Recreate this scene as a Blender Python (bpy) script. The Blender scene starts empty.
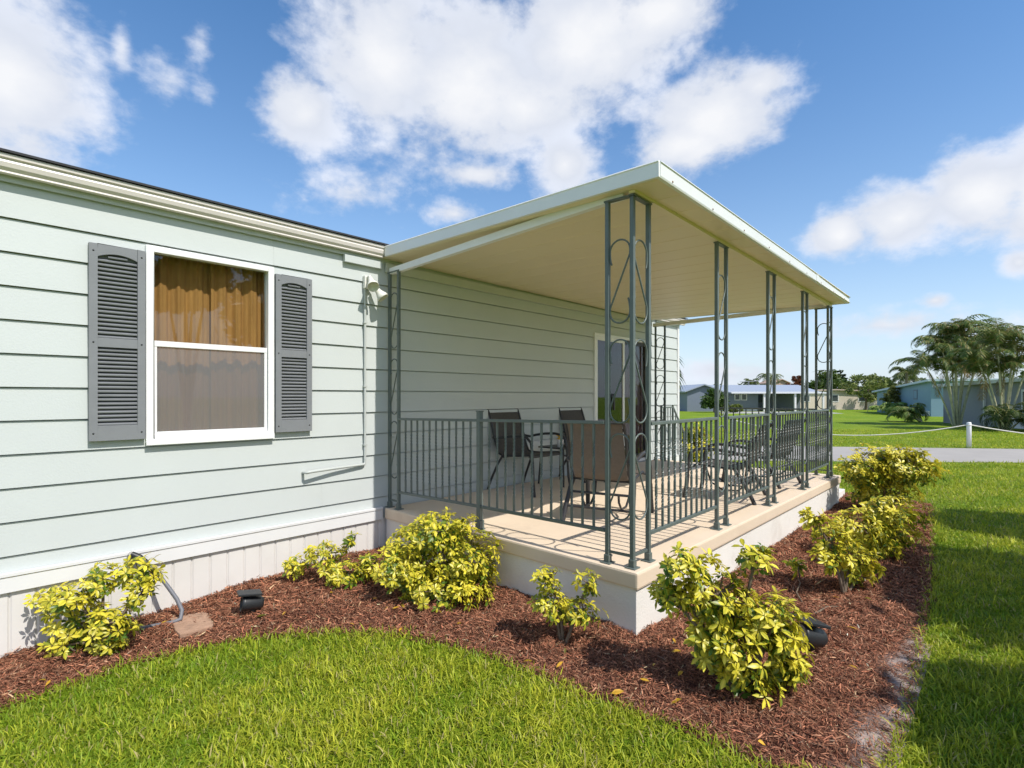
import bpy, bmesh, math, random
import numpy as np
from mathutils import Vector, Matrix
R = math.radians
rnd = random.Random(7)
rng = np.random.default_rng(11)
S = bpy.context.scene
COL = S.collection

# ------------------------------------------------------------------ camera, world, sun, exposure
CAM_H = 1.5
ANG = math.atan2(491, 520.6)                       # view azimuth measured from the house wall (world X)
FW = Vector((math.cos(ANG), math.sin(ANG), 0)); RT = Vector((math.sin(ANG), -math.cos(ANG), 0))
cd = bpy.data.cameras.new('camera'); cam = bpy.data.objects.new('camera', cd); COL.objects.link(cam)
cam.location = (0, 0, CAM_H); cam.rotation_euler = (R(90), 0, ANG - R(90))
cd.sensor_width = 36; cd.lens = 520.6 / 1024 * 36; cd.shift_y = 13 / 1024
cd.clip_start = 0.05; cd.clip_end = 5000
S.camera = cam
SUN_EL = R(51.8); SUN_DIR = Vector((0.03, -1, 1.27)).normalized()      # direction towards the sun
S.view_settings.view_transform = 'Standard'; S.view_settings.look = 'None'
S.view_settings.exposure = 0.85; S.view_settings.gamma = 1
S.view_settings.use_curve_mapping = False
ld = bpy.data.lights.new('sun', 'SUN'); ld.energy = 2.75; ld.angle = R(0.5); ld.color = (1, .95, .87)
lo = bpy.data.objects.new('sun', ld); COL.objects.link(lo)
lo.rotation_euler = SUN_DIR.to_track_quat('Z', 'Y').to_euler(); lo.location = (0, -20, 30)
W = bpy.data.worlds.new('World'); S.world = W; W.use_nodes = True
try:
    S.cycles.max_bounces = 8; S.cycles.transparent_max_bounces = 12
except Exception: pass

# (azimuth, elevation, half width, half height, weight) of the cumulus in view, then of added fill banks, degrees
CLOUDS = [(87.6, 24.2, 5.7, 6.2, 1), (83.3, 29.8, 1.9, 1.1, .42), (80.2, 28.1, .8, 2.3, .42), (77, 26.3, 2.1, 2.2, .42), (74.3, 30.1, 1.3, 2, .42), (73.9, 26.6, 1.3, 1.2, .42), (65, 26.7, 4.6, 3.4, 1), (57, 32.2, 7.8, 6.5, 1), (47.9, 31.3, 9.7, 6.8, 1), (35.9, 34.2, 10.7, 5.2, 1), (28, 35.3, 6.1, 2.5, 1), (37.5, 23.9, 3.9, 3.7, .9), (41.3, 28.9, 7.6, 4.2, 1), (22, 26.8, 6.7, 3.7, 1), (24.9, 24.7, 4.9, 2.4, .95), (17.9, 28.4, 3.2, 1.7, .9), (61.1, 20.7, 5.5, 2.6, .5), (46.8, 23.1, 4.9, 1.3, .75), (49.6, 19.2, 3, 1.2, .62), (11.1, 14.7, 2.7, 2.1, 1), (6.6, 15.4, 4.4, 2.6, 1), (1.4, 16.1, 4, 3.4, 1), (-2.6, 15.5, 3.2, 4.3, 1), (-.9, 10.5, 1.2, 1.1, .8), (4.2, 8.2, 1.2, .7, .7), (7.3, 6.4, 6.5, 1.3, .52), (21.5, 2.6, 6.5, 1.3, .55), (-1, 5.2, 5, 1.2, .5),
          (140, 25, 18, 8, 1), (-62, 22, 20, 12, 1), (-95, 18, 18, 10, 1), (-118, 34, 16, 9, 1), (-140, 20, 20, 11, 1), (-40, 12, 16, 7, 1), (-80, 42, 14, 7, 1), (-20, 34, 12, 7, 1), (-165, 30, 16, 8, 1)]  # banks out of view, added to brighten the shaded porch

def build_world():
    nt = W.node_tree; N = nt.nodes; L = nt.links
    for n in list(N): N.remove(n)
    def math_(op, a, b=None, c=None):
        n = N.new('ShaderNodeMath'); n.operation = op
        for i, v in enumerate((a, b, c)):
            if v is None: continue
            if isinstance(v, (int, float)): n.inputs[i].default_value = v
            else: L.new(v, n.inputs[i])
        return n.outputs[0]
    sky = N.new('ShaderNodeTexSky'); sky.sky_type = 'NISHITA'; sky.sun_disc = False
    sky.sun_elevation = SUN_EL; sky.sun_rotation = math.atan2(SUN_DIR.x, SUN_DIR.y)
    sky.air_density = 1.0; sky.dust_density = .45; sky.ozone_density = 1.6
    hs = N.new('ShaderNodeHueSaturation'); hs.inputs['Saturation'].default_value = 1.30; hs.inputs['Value'].default_value = 1
    L.new(sky.outputs[0], hs.inputs['Color'])
    tc = N.new('ShaderNodeTexCoord'); sp = N.new('ShaderNodeSeparateXYZ'); L.new(tc.outputs['Generated'], sp.inputs[0])
    X, Y, Z = sp.outputs
    az = math_('MULTIPLY', math_('ARCTAN2', Y, X), 180 / math.pi)
    el = math_('MULTIPLY', math_('ARCSINE', math_('MINIMUM', math_('MAXIMUM', Z, -1), 1)), 180 / math.pi)
    # turbulence shared by every cloud
    def noise(scale, detail, rough, off=(0, 0, 0), dist=.0):
        mp = N.new('ShaderNodeMapping'); mp.inputs['Location'].default_value = off; mp.inputs['Scale'].default_value = (1, 1, 1.5)
        L.new(tc.outputs['Generated'], mp.inputs[0])
        n = N.new('ShaderNodeTexNoise'); n.inputs['Scale'].default_value = scale; n.inputs['Detail'].default_value = detail
        n.inputs['Roughness'].default_value = rough; n.inputs['Distortion'].default_value = dist
        L.new(mp.outputs[0], n.inputs['Vector']); return n.outputs['Fac']
    n1 = noise(9, 9, .58, (0, 0, 0), .15); n2 = noise(28, 6, .6, (3, 1, 2))
    field = None
    for a, e, ra, re, w in CLOUDS:
        ra *= 1.46; re *= 1.46
        da = math_('MULTIPLY', math_('SUBTRACT', az, a), 1 / ra); de = math_('MULTIPLY', math_('SUBTRACT', el, e), 1 / re)
        # billows above, flatter base below
        r2 = math_('ADD', math_('MULTIPLY', da, da), math_('MULTIPLY', de, de))
        v = math_('MULTIPLY', math_('SUBTRACT', 1, math_('SQRT', r2)), w)
        field = v if field is None else math_('SMOOTH_MAX', field, v, .18)
    turb = math_('ADD', math_('MULTIPLY', math_('SUBTRACT', n1, .5), 1.32), math_('MULTIPLY', math_('SUBTRACT', n2, .5), .62))
    dens = math_('ADD', math_('MULTIPLY', field, 1.12), turb)
    mr = N.new('ShaderNodeMapRange'); mr.interpolation_type = 'SMOOTHSTEP'
    L.new(dens, mr.inputs['Value']); mr.inputs['From Min'].default_value = .05; mr.inputs['From Max'].default_value = .66
    mask = math_('MULTIPLY', mr.outputs[0], .97)
    thick = N.new('ShaderNodeMapRange'); L.new(math_('ADD', field, math_('MULTIPLY', math_('SUBTRACT', noise(6, 5, .55, (.02, .05, -.06)), .5), 1.4)), thick.inputs['Value'])
    thick.inputs['From Min'].default_value = .1; thick.inputs['From Max'].default_value = .95
    cr = N.new('ShaderNodeValToRGB'); L.new(thick.outputs[0], cr.inputs[0])
    cr.color_ramp.elements[0].color = (.50, .53, .60, 1); cr.color_ramp.elements[1].color = (.555, .56, .575, 1)
    k = cr.color_ramp.elements.new(.5); k.color = (.44, .465, .52, 1)
    # moist coastal air: the sky pales to a milky blue towards the horizon
    air = math_('MULTIPLY', math_('EXPONENT', math_('MULTIPLY', math_('MAXIMUM', el, 0), -1 / 12)), .90)
    hz = N.new('ShaderNodeMix'); hz.data_type = 'RGBA'; L.new(air, hz.inputs[0]); L.new(hs.outputs[0], hz.inputs[6]); hz.inputs[7].default_value = (3.7, 4.3, 5.2, 1)
    b1 = N.new('ShaderNodeBackground'); b1.inputs[1].default_value = .102; L.new(hz.outputs[2], b1.inputs[0])
    b2 = N.new('ShaderNodeBackground'); b2.inputs[1].default_value = .95; L.new(cr.outputs[0], b2.inputs[0])
    mx = N.new('ShaderNodeMixShader'); L.new(mask, mx.inputs[0]); L.new(b1.outputs[0], mx.inputs[1]); L.new(b2.outputs[0], mx.inputs[2])
    out = N.new('ShaderNodeOutputWorld'); L.new(mx.outputs[0], out.inputs[0])
build_world()

# ------------------------------------------------------------------ helpers
def tag(o, label=None, cat=None, group=None, kind=None):
    if label: o['label'] = label
    if cat: o['category'] = cat
    if group: o['group'] = group
    if kind: o['kind'] = kind
    return o
def thing(name, label, cat, loc=(0, 0, 0), rz=0, group=None):
    o = bpy.data.objects.new(name, None); COL.objects.link(o); o.empty_display_size = .1
    o.location = loc; o.rotation_euler = (0, 0, rz)
    return tag(o, label, cat, group)
def copy_tree(o, parent=None):
    c = o.copy(); COL.objects.link(c); c.parent = parent
    for ch in [x for x in KIDS.get(o.name, [])]:
        d = copy_tree(ch, c)
        KIDS.setdefault(c.name, []).append(d)
    return c
KIDS = {}

class MB:
    """collects boxes, bars, tubes, lathes and prisms into ONE mesh object"""
    def __init__(s): s.v = []; s.f = []; s.sm = []
    def add(s, vs, fs, smooth=False):
        b = len(s.v); s.v += [tuple(v) for v in vs]; s.f += [tuple(i + b for i in f) for f in fs]; s.sm += [smooth] * len(fs)
    def box(s, x0, x1, y0, y1, z0, z1):
        s.add([(x0, y0, z0), (x1, y0, z0), (x1, y1, z0), (x0, y1, z0), (x0, y0, z1), (x1, y0, z1), (x1, y1, z1), (x0, y1, z1)],
              [(0, 3, 2, 1), (4, 5, 6, 7), (0, 1, 5, 4), (1, 2, 6, 5), (2, 3, 7, 6), (3, 0, 4, 7)])
        return s
    def obox(s, c, ax, ay, az):
        c, ax, ay, az = map(Vector, (c, ax, ay, az))
        P = [c + sx * ax + sy * ay + sz * az for sz in (-1, 1) for sx, sy in ((-1, -1), (1, -1), (1, 1), (-1, 1))]
        s.add(P, [(0, 3, 2, 1), (4, 5, 6, 7), (0, 1, 5, 4), (1, 2, 6, 5), (2, 3, 7, 6), (3, 0, 4, 7)]); return s
    def prism(s, poly, axis, a, b, smooth=False):
        """poly: list of 2D points; extruded along axis x/y/z from a to b"""
        n = len(poly)
        mk = {'x': lambda p, t: (t, p[0], p[1]), 'y': lambda p, t: (p[0], t, p[1]), 'z': lambda p, t: (p[0], p[1], t)}[axis]
        vs = [mk(p, a) for p in poly] + [mk(p, b) for p in poly]
        fs = [(i, (i + 1) % n, n + (i + 1) % n, n + i) for i in range(n)]
        s.add(vs, fs, smooth); s.add(vs, [tuple(range(n))[::-1], tuple(range(n, 2 * n))]); return s
    def tube(s, pts, r, n=8, cap=True, smooth=True):
        pts = [Vector(p) for p in pts]; m = len(pts)
        rs = r if isinstance(r, (list, tuple)) else [r] * m
        vs = []; up = None
        for i, p in enumerate(pts):
            t = (pts[min(i + 1, m - 1)] - pts[max(i - 1, 0)])
            if t.length < 1e-9: t = Vector((0, 0, 1))
            t.normalize()
            if up is None:
                a = Vector((0, 0, 1)) if abs(t.z) < .9 else Vector((1, 0, 0))
            else: a = up
            u = (a - t * a.dot(t))
            if u.length < 1e-6: u = t.orthogonal()
            u.normalize(); up = u; w = t.cross(u)
            for k in range(n):
                q = 2 * math.pi * k / n
                vs.append(p + (u * math.cos(q) + w * math.sin(q)) * rs[i])
        fs = [(i * n + k, i * n + (k + 1) % n, (i + 1) * n + (k + 1) % n, (i + 1) * n + k) for i in range(m - 1) for k in range(n)]
        s.add(vs, fs, smooth)
        if cap: s.add(vs, [tuple(range(n))[::-1], tuple(range((m - 1) * n, m * n))])
        return s
    def lathe(s, prof, c=(0, 0, 0), n=20, M=None, smooth=True):
        vs = []
        for r, z in prof:
            for k in range(n):
                q = 2 * math.pi * k / n; vs.append(Vector((r * math.cos(q), r * math.sin(q), z)))
        if M is not None: vs = [M @ v for v in vs]
        vs = [v + Vector(c) for v in vs]
        fs = [(i * n + k, i * n + (k + 1) % n, (i + 1) * n + (k + 1) % n, (i + 1) * n + k) for i in range(len(prof) - 1) for k in range(n)]
        s.add(vs, fs, smooth); return s
    def build(s, name, mat, parent=None, bevel=0):
        me = bpy.data.meshes.new(name); me.from_pydata(s.v, [], s.f); me.update()
        me.polygons.foreach_set('use_smooth', s.sm); me.materials.append(mat)
        if bevel:
            bm = bmesh.new(); bm.from_mesh(me)
            bmesh.ops.remove_doubles(bm, verts=bm.verts, dist=1e-5)
            ed = [e for e in bm.edges if len(e.link_faces) == 2 and e.calc_face_angle(0) > .5]
            bmesh.ops.bevel(bm, geom=ed, offset=bevel, segments=2, affect='EDGES', profile=.6, clamp_overlap=True)
            bm.to_mesh(me); bm.free()
        return link(name, me, parent)
def link(name, me, parent=None):
    o = bpy.data.objects.new(name, me); COL.objects.link(o)
    if parent is not None:
        o.parent = parent; KIDS.setdefault(parent.name, []).append(o)
    return o
def np_mesh(name, V, F, mat, colors=None, parent=None, smooth=False, extra=None):
    """V (n,3), F (m,k) same k; colors (n,3)"""
    me = bpy.data.meshes.new(name); n = len(V); m, k = F.shape
    me.vertices.add(n); me.vertices.foreach_set('co', V.astype(np.float32).ravel())
    me.loops.add(m * k); me.loops.foreach_set('vertex_index', F.astype(np.int32).ravel())
    me.polygons.add(m); me.polygons.foreach_set('loop_start', np.arange(0, m * k, k, dtype=np.int32))
    me.update(calc_edges=True)
    if smooth: me.polygons.foreach_set('use_smooth', np.ones(m, bool))
    if colors is not None:
        a = me.color_attributes.new('col', 'FLOAT_COLOR', 'POINT')
        a.data.foreach_set('color', np.concatenate([colors, np.ones((n, 1))], 1).astype(np.float32).ravel())
    me.materials.append(mat); return link(name, me, parent)

# ------------------------------------------------------------------ materials
MATS = {}
def mat(name, col, rough=.6, var=.08, scale=6., bump=0., bscale=60., metal=0., spec=.4, dirt=None, stretch=(1, 1, 1)):
    if name in MATS: return MATS[name]
    m = bpy.data.materials.new(name); MATS[name] = m; m.use_nodes = True
    nt = m.node_tree; N = nt.nodes; L = nt.links; b = N['Principled BSDF']
    b.inputs['Roughness'].default_value = rough; b.inputs['Metallic'].default_value = metal; b.inputs['Specular IOR Level'].default_value = spec
    tc = N.new('ShaderNodeTexCoord'); mp = N.new('ShaderNodeMapping'); mp.inputs['Scale'].default_value = stretch
    L.new(tc.outputs['Object'], mp.inputs[0])
    n = N.new('ShaderNodeTexNoise'); n.inputs['Scale'].default_value = scale; n.inputs['Detail'].default_value = 6; n.inputs['Roughness'].default_value = .6
    L.new(mp.outputs[0], n.inputs['Vector'])
    r = N.new('ShaderNodeValToRGB'); L.new(n.outputs['Fac'], r.inputs[0])
    r.color_ramp.elements[0].position = .3; r.color_ramp.elements[1].position = .72
    r.color_ramp.elements[0].color = (*[c * (1 - var) for c in col], 1); r.color_ramp.elements[1].color = (*[min(1, c * (1 + var)) for c in col], 1)
    src = r.outputs[0]
    if dirt:
        n3 = N.new('ShaderNodeTexNoise'); n3.inputs['Scale'].default_value = dirt[1]; n3.inputs['Detail'].default_value = 8; n3.inputs['Roughness'].default_value = .7
        L.new(mp.outputs[0], n3.inputs['Vector'])
        r3 = N.new('ShaderNodeMapRange'); L.new(n3.outputs['Fac'], r3.inputs[0]); r3.inputs[1].default_value = .55; r3.inputs[2].default_value = .8; r3.inputs[4].default_value = dirt[2]
        mx = N.new('ShaderNodeMix'); mx.data_type = 'RGBA'; L.new(r3.outputs[0], mx.inputs[0]); L.new(src, mx.inputs[6]); mx.inputs[7].default_value = (*dirt[0], 1)
        src = mx.outputs[2]
    L.new(src, b.inputs['Base Color'])
    if bump:
        n2 = N.new('ShaderNodeTexNoise'); n2.inputs['Scale'].default_value = bscale; n2.inputs['Detail'].default_value = 5
        L.new(mp.outputs[0], n2.inputs['Vector'])
        bp = N.new('ShaderNodeBump'); bp.inputs['Strength'].default_value = bump; bp.inputs['Distance'].default_value = .01
        L.new(n2.outputs['Fac'], bp.inputs['Height']); L.new(bp.outputs[0], b.inputs['Normal'])
    return m
def leaf_mat(name, trans=.35, rough=.45, spec=.4, tint=(1, 1, 1)):
    if name in MATS: return MATS[name]
    m = bpy.data.materials.new(name); MATS[name] = m; m.use_nodes = True
    nt = m.node_tree; N = nt.nodes; L = nt.links; b = N['Principled BSDF']
    a = N.new('ShaderNodeAttribute'); a.attribute_name = 'col'
    b.inputs['Roughness'].default_value = rough; b.inputs['Specular IOR Level'].default_value = spec
    L.new(a.outputs['Color'], b.inputs['Base Color'])
    t = N.new('ShaderNodeBsdfTranslucent'); L.new(a.outputs['Color'], t.inputs['Color'])
    mx = N.new('ShaderNodeMixShader'); mx.inputs[0].default_value = trans
    L.new(b.outputs[0], mx.inputs[1]); L.new(t.outputs[0], mx.inputs[2]); L.new(mx.outputs[0], N['Material Output'].inputs[0])
    return m
def glass_mat(name, refl=.12, tint=(.9, .95, .95), diffuse=0., dcol=(.5, .5, .5)):
    if name in MATS: return MATS[name]
    m = bpy.data.materials.new(name); MATS[name] = m; m.use_nodes = True
    nt = m.node_tree; N = nt.nodes; L = nt.links; N.remove(N['Principled BSDF'])
    g = N.new('ShaderNodeBsdfGlossy'); g.inputs['Roughness'].default_value = .02; g.inputs['Color'].default_value = (.95, .97, 1, 1)
    t = N.new('ShaderNodeBsdfTransparent'); t.inputs['Color'].default_value = (*tint, 1)
    lw = N.new('ShaderNodeLayerWeight'); lw.inputs['Blend'].default_value = .5
    f = N.new('ShaderNodeMath'); f.operation = 'POWER'; L.new(lw.outputs['Facing'], f.inputs[0]); f.inputs[1].default_value = 5
    ad = N.new('ShaderNodeMath'); ad.operation = 'ADD'; ad.inputs[1].default_value = refl; ad.use_clamp = True; L.new(f.outputs[0], ad.inputs[0])
    mx = N.new('ShaderNodeMixShader'); L.new(ad.outputs[0], mx.inputs[0]); L.new(t.outputs[0], mx.inputs[1]); L.new(g.outputs[0], mx.inputs[2])
    last = mx.outputs[0]
    if diffuse:
        d = N.new('ShaderNodeBsdfDiffuse'); d.inputs['Color'].default_value = (*dcol, 1)
        m2 = N.new('ShaderNodeMixShader'); m2.inputs[0].default_value = diffuse; L.new(last, m2.inputs[1]); L.new(d.outputs[0], m2.inputs[2]); last = m2.outputs[0]
    L.new(last, N['Material Output'].inputs[0]); return m

M_SIDE = mat('mint_siding', (.53, .565, .56), .55, .025, 1.3, .12, 90, dirt=((.42, .45, .43), .9, .3))
M_WHITE = mat('white_trim', (.70, .70, .70), .45, .03, 3, .03, 50)
M_SKIRT = mat('white_skirting', (.69, .67, .645), .5, .04, 2.5, .04, 40, dirt=((.5, .47, .44), 3, .35))
M_GUT = mat('cream_gutter', (.72, .665, .63), .35, .04, 4, .02, 30, dirt=((.5, .5, .46), 6, .2))
M_VINYL = mat('window_vinyl', (.80, .80, .80), .3, .02)
M_SHUT = mat('grey_shutter', (.205, .215, .23), .55, .06, 8, .1, 120)
M_SHING = mat('dark_shingle', (.045, .045, .05), .9, .2, 12, .3, 60)
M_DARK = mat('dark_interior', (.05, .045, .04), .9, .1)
M_IRON = mat('green_grey_iron', (.112, .138, .128), .42, .1, 14, .05, 90, spec=.5)
M_ROOFU = mat('cream_pan', (.80, .69, .49), .45, .02, 1.2, .02, 40, dirt=((.68, .58, .40), 1.5, .25))
M_FASC = mat('white_fascia', (.76, .77, .76), .35, .03, 3, .02, 40, dirt=((.55, .55, .52), 7, .25))
M_BEAM = mat('pale_beam', (.80, .80, .81), .4, .03, 3)
M_DECK = mat('tan_deck', (.72, .585, .44), .6, .06, 1.6, .1, 70, dirt=((.52, .40, .30), 2.3, .5))
M_STUC = mat('white_stucco', (.76, .73, .68), .7, .05, 2, .25, 70, dirt=((.50, .44, .37), 2.5, .5))
M_CONC = mat('pale_concrete', (.40, .39, .37), .85, .1, 2, .2, 60)
M_BLACK = mat('black_plastic', (.022, .024, .027), .42, .15, 10, .05)
M_SLING = mat('dark_sling', (.075, .068, .062), .8, .12, 40, .3, 260)
M_SLING_LIT = mat('sunlit_sling', (.15, .12, .10), .8, .1, 40, .3, 260)  # lighter copy of the dark sling, daylight put into its colour
M_FRAME = mat('dark_frame', (.035, .034, .036), .4, .1)
M_HOSE = mat('grey_hose', (.15, .155, .18), .5, .08)
M_STONE = mat('tan_stone', (.36, .225, .155), .9, .22, 14, .5, 60)
M_FLOOD = mat('ivory_plastic', (.72, .71, .66), .4, .03)
M_PIPE = mat('mint_pipe', (.47, .50, .485), .45, .03)
M_WOOD = mat('stem_bark', (.16, .12, .085), .9, .25, 30, .4, 80)
M_LEAF = leaf_mat('variegated_leaf', .3, .38, .45)
M_TREELEAF = leaf_mat('tree_leaf', .3, .5, .3)
M_BLADE = leaf_mat('grass_blade', .38, .5, .28)
M_CHIP = leaf_mat('mulch_chip', .0, .85, .2)
M_GLASS = glass_mat('clear_glass', .035)
M_SCREEN = glass_mat('screened_glass', .03, (.80, .80, .80), .30, (.35, .34, .34))
M_DOORG = glass_mat('door_glass', .07, (.55, .58, .58))

# ------------------------------------------------------------------ ground
def ssn(a, b, x): t = np.clip((x - a) / (b - a), 0, 1); return t * t * (3 - 2 * t)
def zg(x, y): return -.10 * (1 - ssn(.2, 2.4, x)) * ssn(2.2, 4.2, y)
BEDL = [(-2.6, 3.55), (-.6, 3.6), (-.065, 3.676), (.138, 3.665), (.371, 3.707), (.686, 3.733), (1.02, 3.618), (1.31, 3.439), (1.62, 3.125), (1.898, 2.758), (2.026, 2.424), (2.127, 1.945), (2.163, 1.565), (2.201, 1.246), (2.253, .978), (2.243, .723), (2.30, .47), (2.45, .36)]
BEDR = [(2.58, .345), (2.835, .312), (3.372, .309), (4.083, .355), (4.918, .392), (6.137, .475), (7.6, .60), (9.2, .72), (9.6, 1.3)]
BED = np.array(BEDL + BEDR + [(9.3, 1.7), (8.3, 1.7), (2.95, 1.7), (2.95, 4.395), (-2.6, 4.395)])
def inside(P, poly):
    x, y = P[:, 0], P[:, 1]; r = np.zeros(len(P), bool); n = len(poly); j = n - 1
    for i in range(n):
        xi, yi = poly[i]; xj, yj = poly[j]
        c = ((yi > y) != (yj > y)) & (x < (xj - xi) * (y - yi) / (yj - yi + 1e-12) + xi); r ^= c; j = i
    return r
def dist_path(P, path):
    d = np.full(len(P), 1e9)
    for a, b in zip(path[:-1], path[1:]):
        a = np.array(a); b = np.array(b); ab = b - a
        t = np.clip(((P - a) @ ab) / (ab @ ab), 0, 1); d = np.minimum(d, np.linalg.norm(P - a - t[:, None] * ab, axis=1))
    return d
def bed_z(P):
    d = np.minimum(dist_path(P, BEDL), dist_path(P, BEDR))
    w = .014 * np.sin(P[:, 0] * 7.1 + np.sin(P[:, 1] * 5)) * np.sin(P[:, 1] * 8.3 + 1.3 * np.sin(P[:, 0] * 4.1)) + .006 * np.sin(P[:, 0] * 23 + P[:, 1] * 17) * np.sin(P[:, 1] * 29 - P[:, 0] * 9)
    k = ssn(0, .35, d)
    return zg(P[:, 0], P[:, 1]) + .006 + (.035 + w) * k
# lawn material: short turf seen from afar
def lawn_mat():
    m = bpy.data.materials.new('lawn'); m.use_nodes = True; nt = m.node_tree; N = nt.nodes; L = nt.links; b = N['Principled BSDF']
    b.inputs['Roughness'].default_value = .8; b.inputs['Specular IOR Level'].default_value = .15
    tc = N.new('ShaderNodeTexCoord')
    def noise(s, d=6, r=.6):
        n = N.new('ShaderNodeTexNoise'); n.inputs['Scale'].default_value = s; n.inputs['Detail'].default_value = d; n.inputs['Roughness'].default_value = r
        L.new(tc.outputs['Object'], n.inputs['Vector']); return n.outputs['Fac']
    a = N.new('ShaderNodeMath'); a.operation = 'MULTIPLY_ADD'; L.new(noise(.35, 5), a.inputs[0]); a.inputs[1].default_value = .55
    c = N.new('ShaderNodeMath'); c.operation = 'MULTIPLY'; L.new(noise(14, 8, .75), c.inputs[0]); c.inputs[1].default_value = .45; L.new(c.outputs[0], a.inputs[2])
    r = N.new('ShaderNodeValToRGB'); L.new(a.outputs[0], r.inputs[0])
    e = r.color_ramp.elements; e[0].position = .32; e[0].color = (.125, .22, .011, 1); e[1].position = .68; e[1].color = (.29, .34, .028, 1)
    k = e.new(.5); k.color = (.175, .265, .012, 1)
    L.new(r.outputs[0], b.inputs['Base Color'])
    bp = N.new('ShaderNodeBump'); bp.inputs['Strength'].default_value = .9; bp.inputs['Distance'].default_value = .05
    L.new(noise(40, 6, .7), bp.inputs['Height']); L.new(bp.outputs[0], b.inputs['Normal']); return m
xs = np.concatenate([[-1500, -300, -80, -25, -10, -5], np.arange(-3, 12.01, .2), [14, 18, 25, 40, 70, 130, 300, 700, 1800]])
ys = np.concatenate([[-1800, -600, -200, -80, -30, -12, -6], np.arange(-4, 5.01, .2), [7, 10, 15, 25, 50, 100, 250, 600, 1800]])
GX, GY = np.meshgrid(xs, ys, indexing='ij'); nx, ny = GX.shape
V = np.stack([GX.ravel(), GY.ravel(), zg(GX, GY).ravel()], 1)
I = np.arange(nx * ny).reshape(nx, ny); Fq = np.stack([I[:-1, :-1], I[1:, :-1], I[1:, 1:], I[:-1, 1:]], -1).reshape(-1, 4)
tag(np_mesh('lawn', V, Fq, lawn_mat(), smooth=True), kind='structure')

def vp(r, f, z=0.): v = RT * r + FW * f; return Vector((v.x, v.y, z))     # metres to the right of / in front of the viewpoint
# road beyond the lawn
M_ROAD = mat('road_asphalt', (.36, .335, .305), .9, .08, .8, .15, 60)
near = [vp(-40, 14.6), vp(4.0, 12.35), vp(8.5, 12.05), vp(14, 11.75), vp(45, 10.2)]
far = [vp(-40, 20.6), vp(4.6, 17.1), vp(9.5, 15.7), vp(15.5, 14.9), vp(45, 11.6 + 1.5)]
me = bpy.data.meshes.new('road'); n = len(near)
me.from_pydata([(p.x, p.y, .004) for p in near] + [(p.x, p.y, .004) for p in far], [], [(i, i + 1, n + i + 1, n + i) for i in range(n - 1)])
me.materials.append(M_ROAD); tag(link('road', me), kind='structure')
dm = bpy.data.meshes.new('driveway')
dm.from_pydata([tuple(vp(*p, .004)) for p in ((19.2, 47.5), (30, 47.0), (32, 53.5), (21, 53.0))], [], [(0, 1, 2, 3)]); dm.materials.append(M_CONC)
tag(link('driveway', dm), kind='structure')

# mulch bed -------------------------------------------------------------
def bed_mat():
    m = bpy.data.materials.new('mulch'); m.use_nodes = True; nt = m.node_tree; N = nt.nodes; L = nt.links; b = N['Principled BSDF']
    b.inputs['Roughness'].default_value = .95; b.inputs['Specular IOR Level'].default_value = .1
    tc = N.new('ShaderNodeTexCoord')
    n = N.new('ShaderNodeTexNoise'); n.inputs['Scale'].default_value = 60; n.inputs['Detail'].default_value = 8; n.inputs['Roughness'].default_value = .7; L.new(tc.outputs['Object'], n.inputs['Vector'])
    r = N.new('ShaderNodeValToRGB'); L.new(n.outputs['Fac'], r.inputs[0]); e = r.color_ramp.elements
    e[0].position = .35; e[0].color = (.05, .019, .013, 1); e[1].position = .7; e[1].color = (.20, .082, .058, 1)
    s = N.new('ShaderNodeTexNoise'); s.inputs['Scale'].default_value = 120; s.inputs['Detail'].default_value = 6; L.new(tc.outputs['Object'], s.inputs['Vector'])
    r2 = N.new('ShaderNodeValToRGB'); L.new(s.outputs['Fac'], r2.inputs[0]); r2.color_ramp.elements[0].color = (.38, .29, .25, 1); r2.color_ramp.elements[1].color = (.62, .52, .46, 1)
    a = N.new('ShaderNodeAttribute'); a.attribute_name = 'col'
    mx = N.new('ShaderNodeMix'); mx.data_type = 'RGBA'; L.new(a.outputs['Fac'], mx.inputs[0]); L.new(r.outputs[0], mx.inputs[6]); L.new(r2.outputs[0], mx.inputs[7]); L.new(mx.outputs[2], b.inputs['Base Color'])
    bp = N.new('ShaderNodeBump'); bp.inputs['Strength'].default_value = 1; bp.inputs['Distance'].default_value = .015; L.new(n.outputs['Fac'], bp.inputs['Height']); L.new(bp.outputs[0], b.inputs['Normal'])
    return m
def sand_amount(P):
    """share of bare pale sand along the lawn edge of the bed"""
    dR = dist_path(P, BEDL[-2:] + BEDR[:5]); w = .5 + .5 * np.sin(P[:, 0] * 5.3 + 2 * np.sin(P[:, 0] * 2.1))
    n = .5 + .5 * np.sin(P[:, 0] * 31 + np.sin(P[:, 1] * 43) * 2) * np.sin(P[:, 1] * 37 + P[:, 0] * 11)
    return np.clip((1 - dR / (.10 + .12 * w)) * 2.3, 0, 1) * (P[:, 0] < 4.7) * (.35 + .65 * n) * (1 - ssn(3.9, 4.7, P[:, 0]))
gx = np.arange(-2.6, 9.7, .045); gy = np.arange(.26, 4.42, .045); GX, GY = np.meshgrid(gx, gy, indexing='ij')
P = np.stack([GX.ravel(), GY.ravel()], 1); ins = inside(P, BED).reshape(GX.shape)
I = np.arange(GX.size).reshape(GX.shape); Fq = np.stack([I[:-1, :-1], I[1:, :-1], I[1:, 1:], I[:-1, 1:]], -1).reshape(-1, 4)
Fq = Fq[ins.ravel()[Fq].any(1)]; u, inv = np.unique(Fq, return_inverse=True); Pu = P[u]
sd = sand_amount(Pu); bed = np_mesh('mulch_bed', np.column_stack([Pu, bed_z(Pu)]), inv.reshape(-1, 4), bed_mat(), np.repeat(sd[:, None], 3, 1), smooth=True)
tag(bed, kind='structure')

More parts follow.
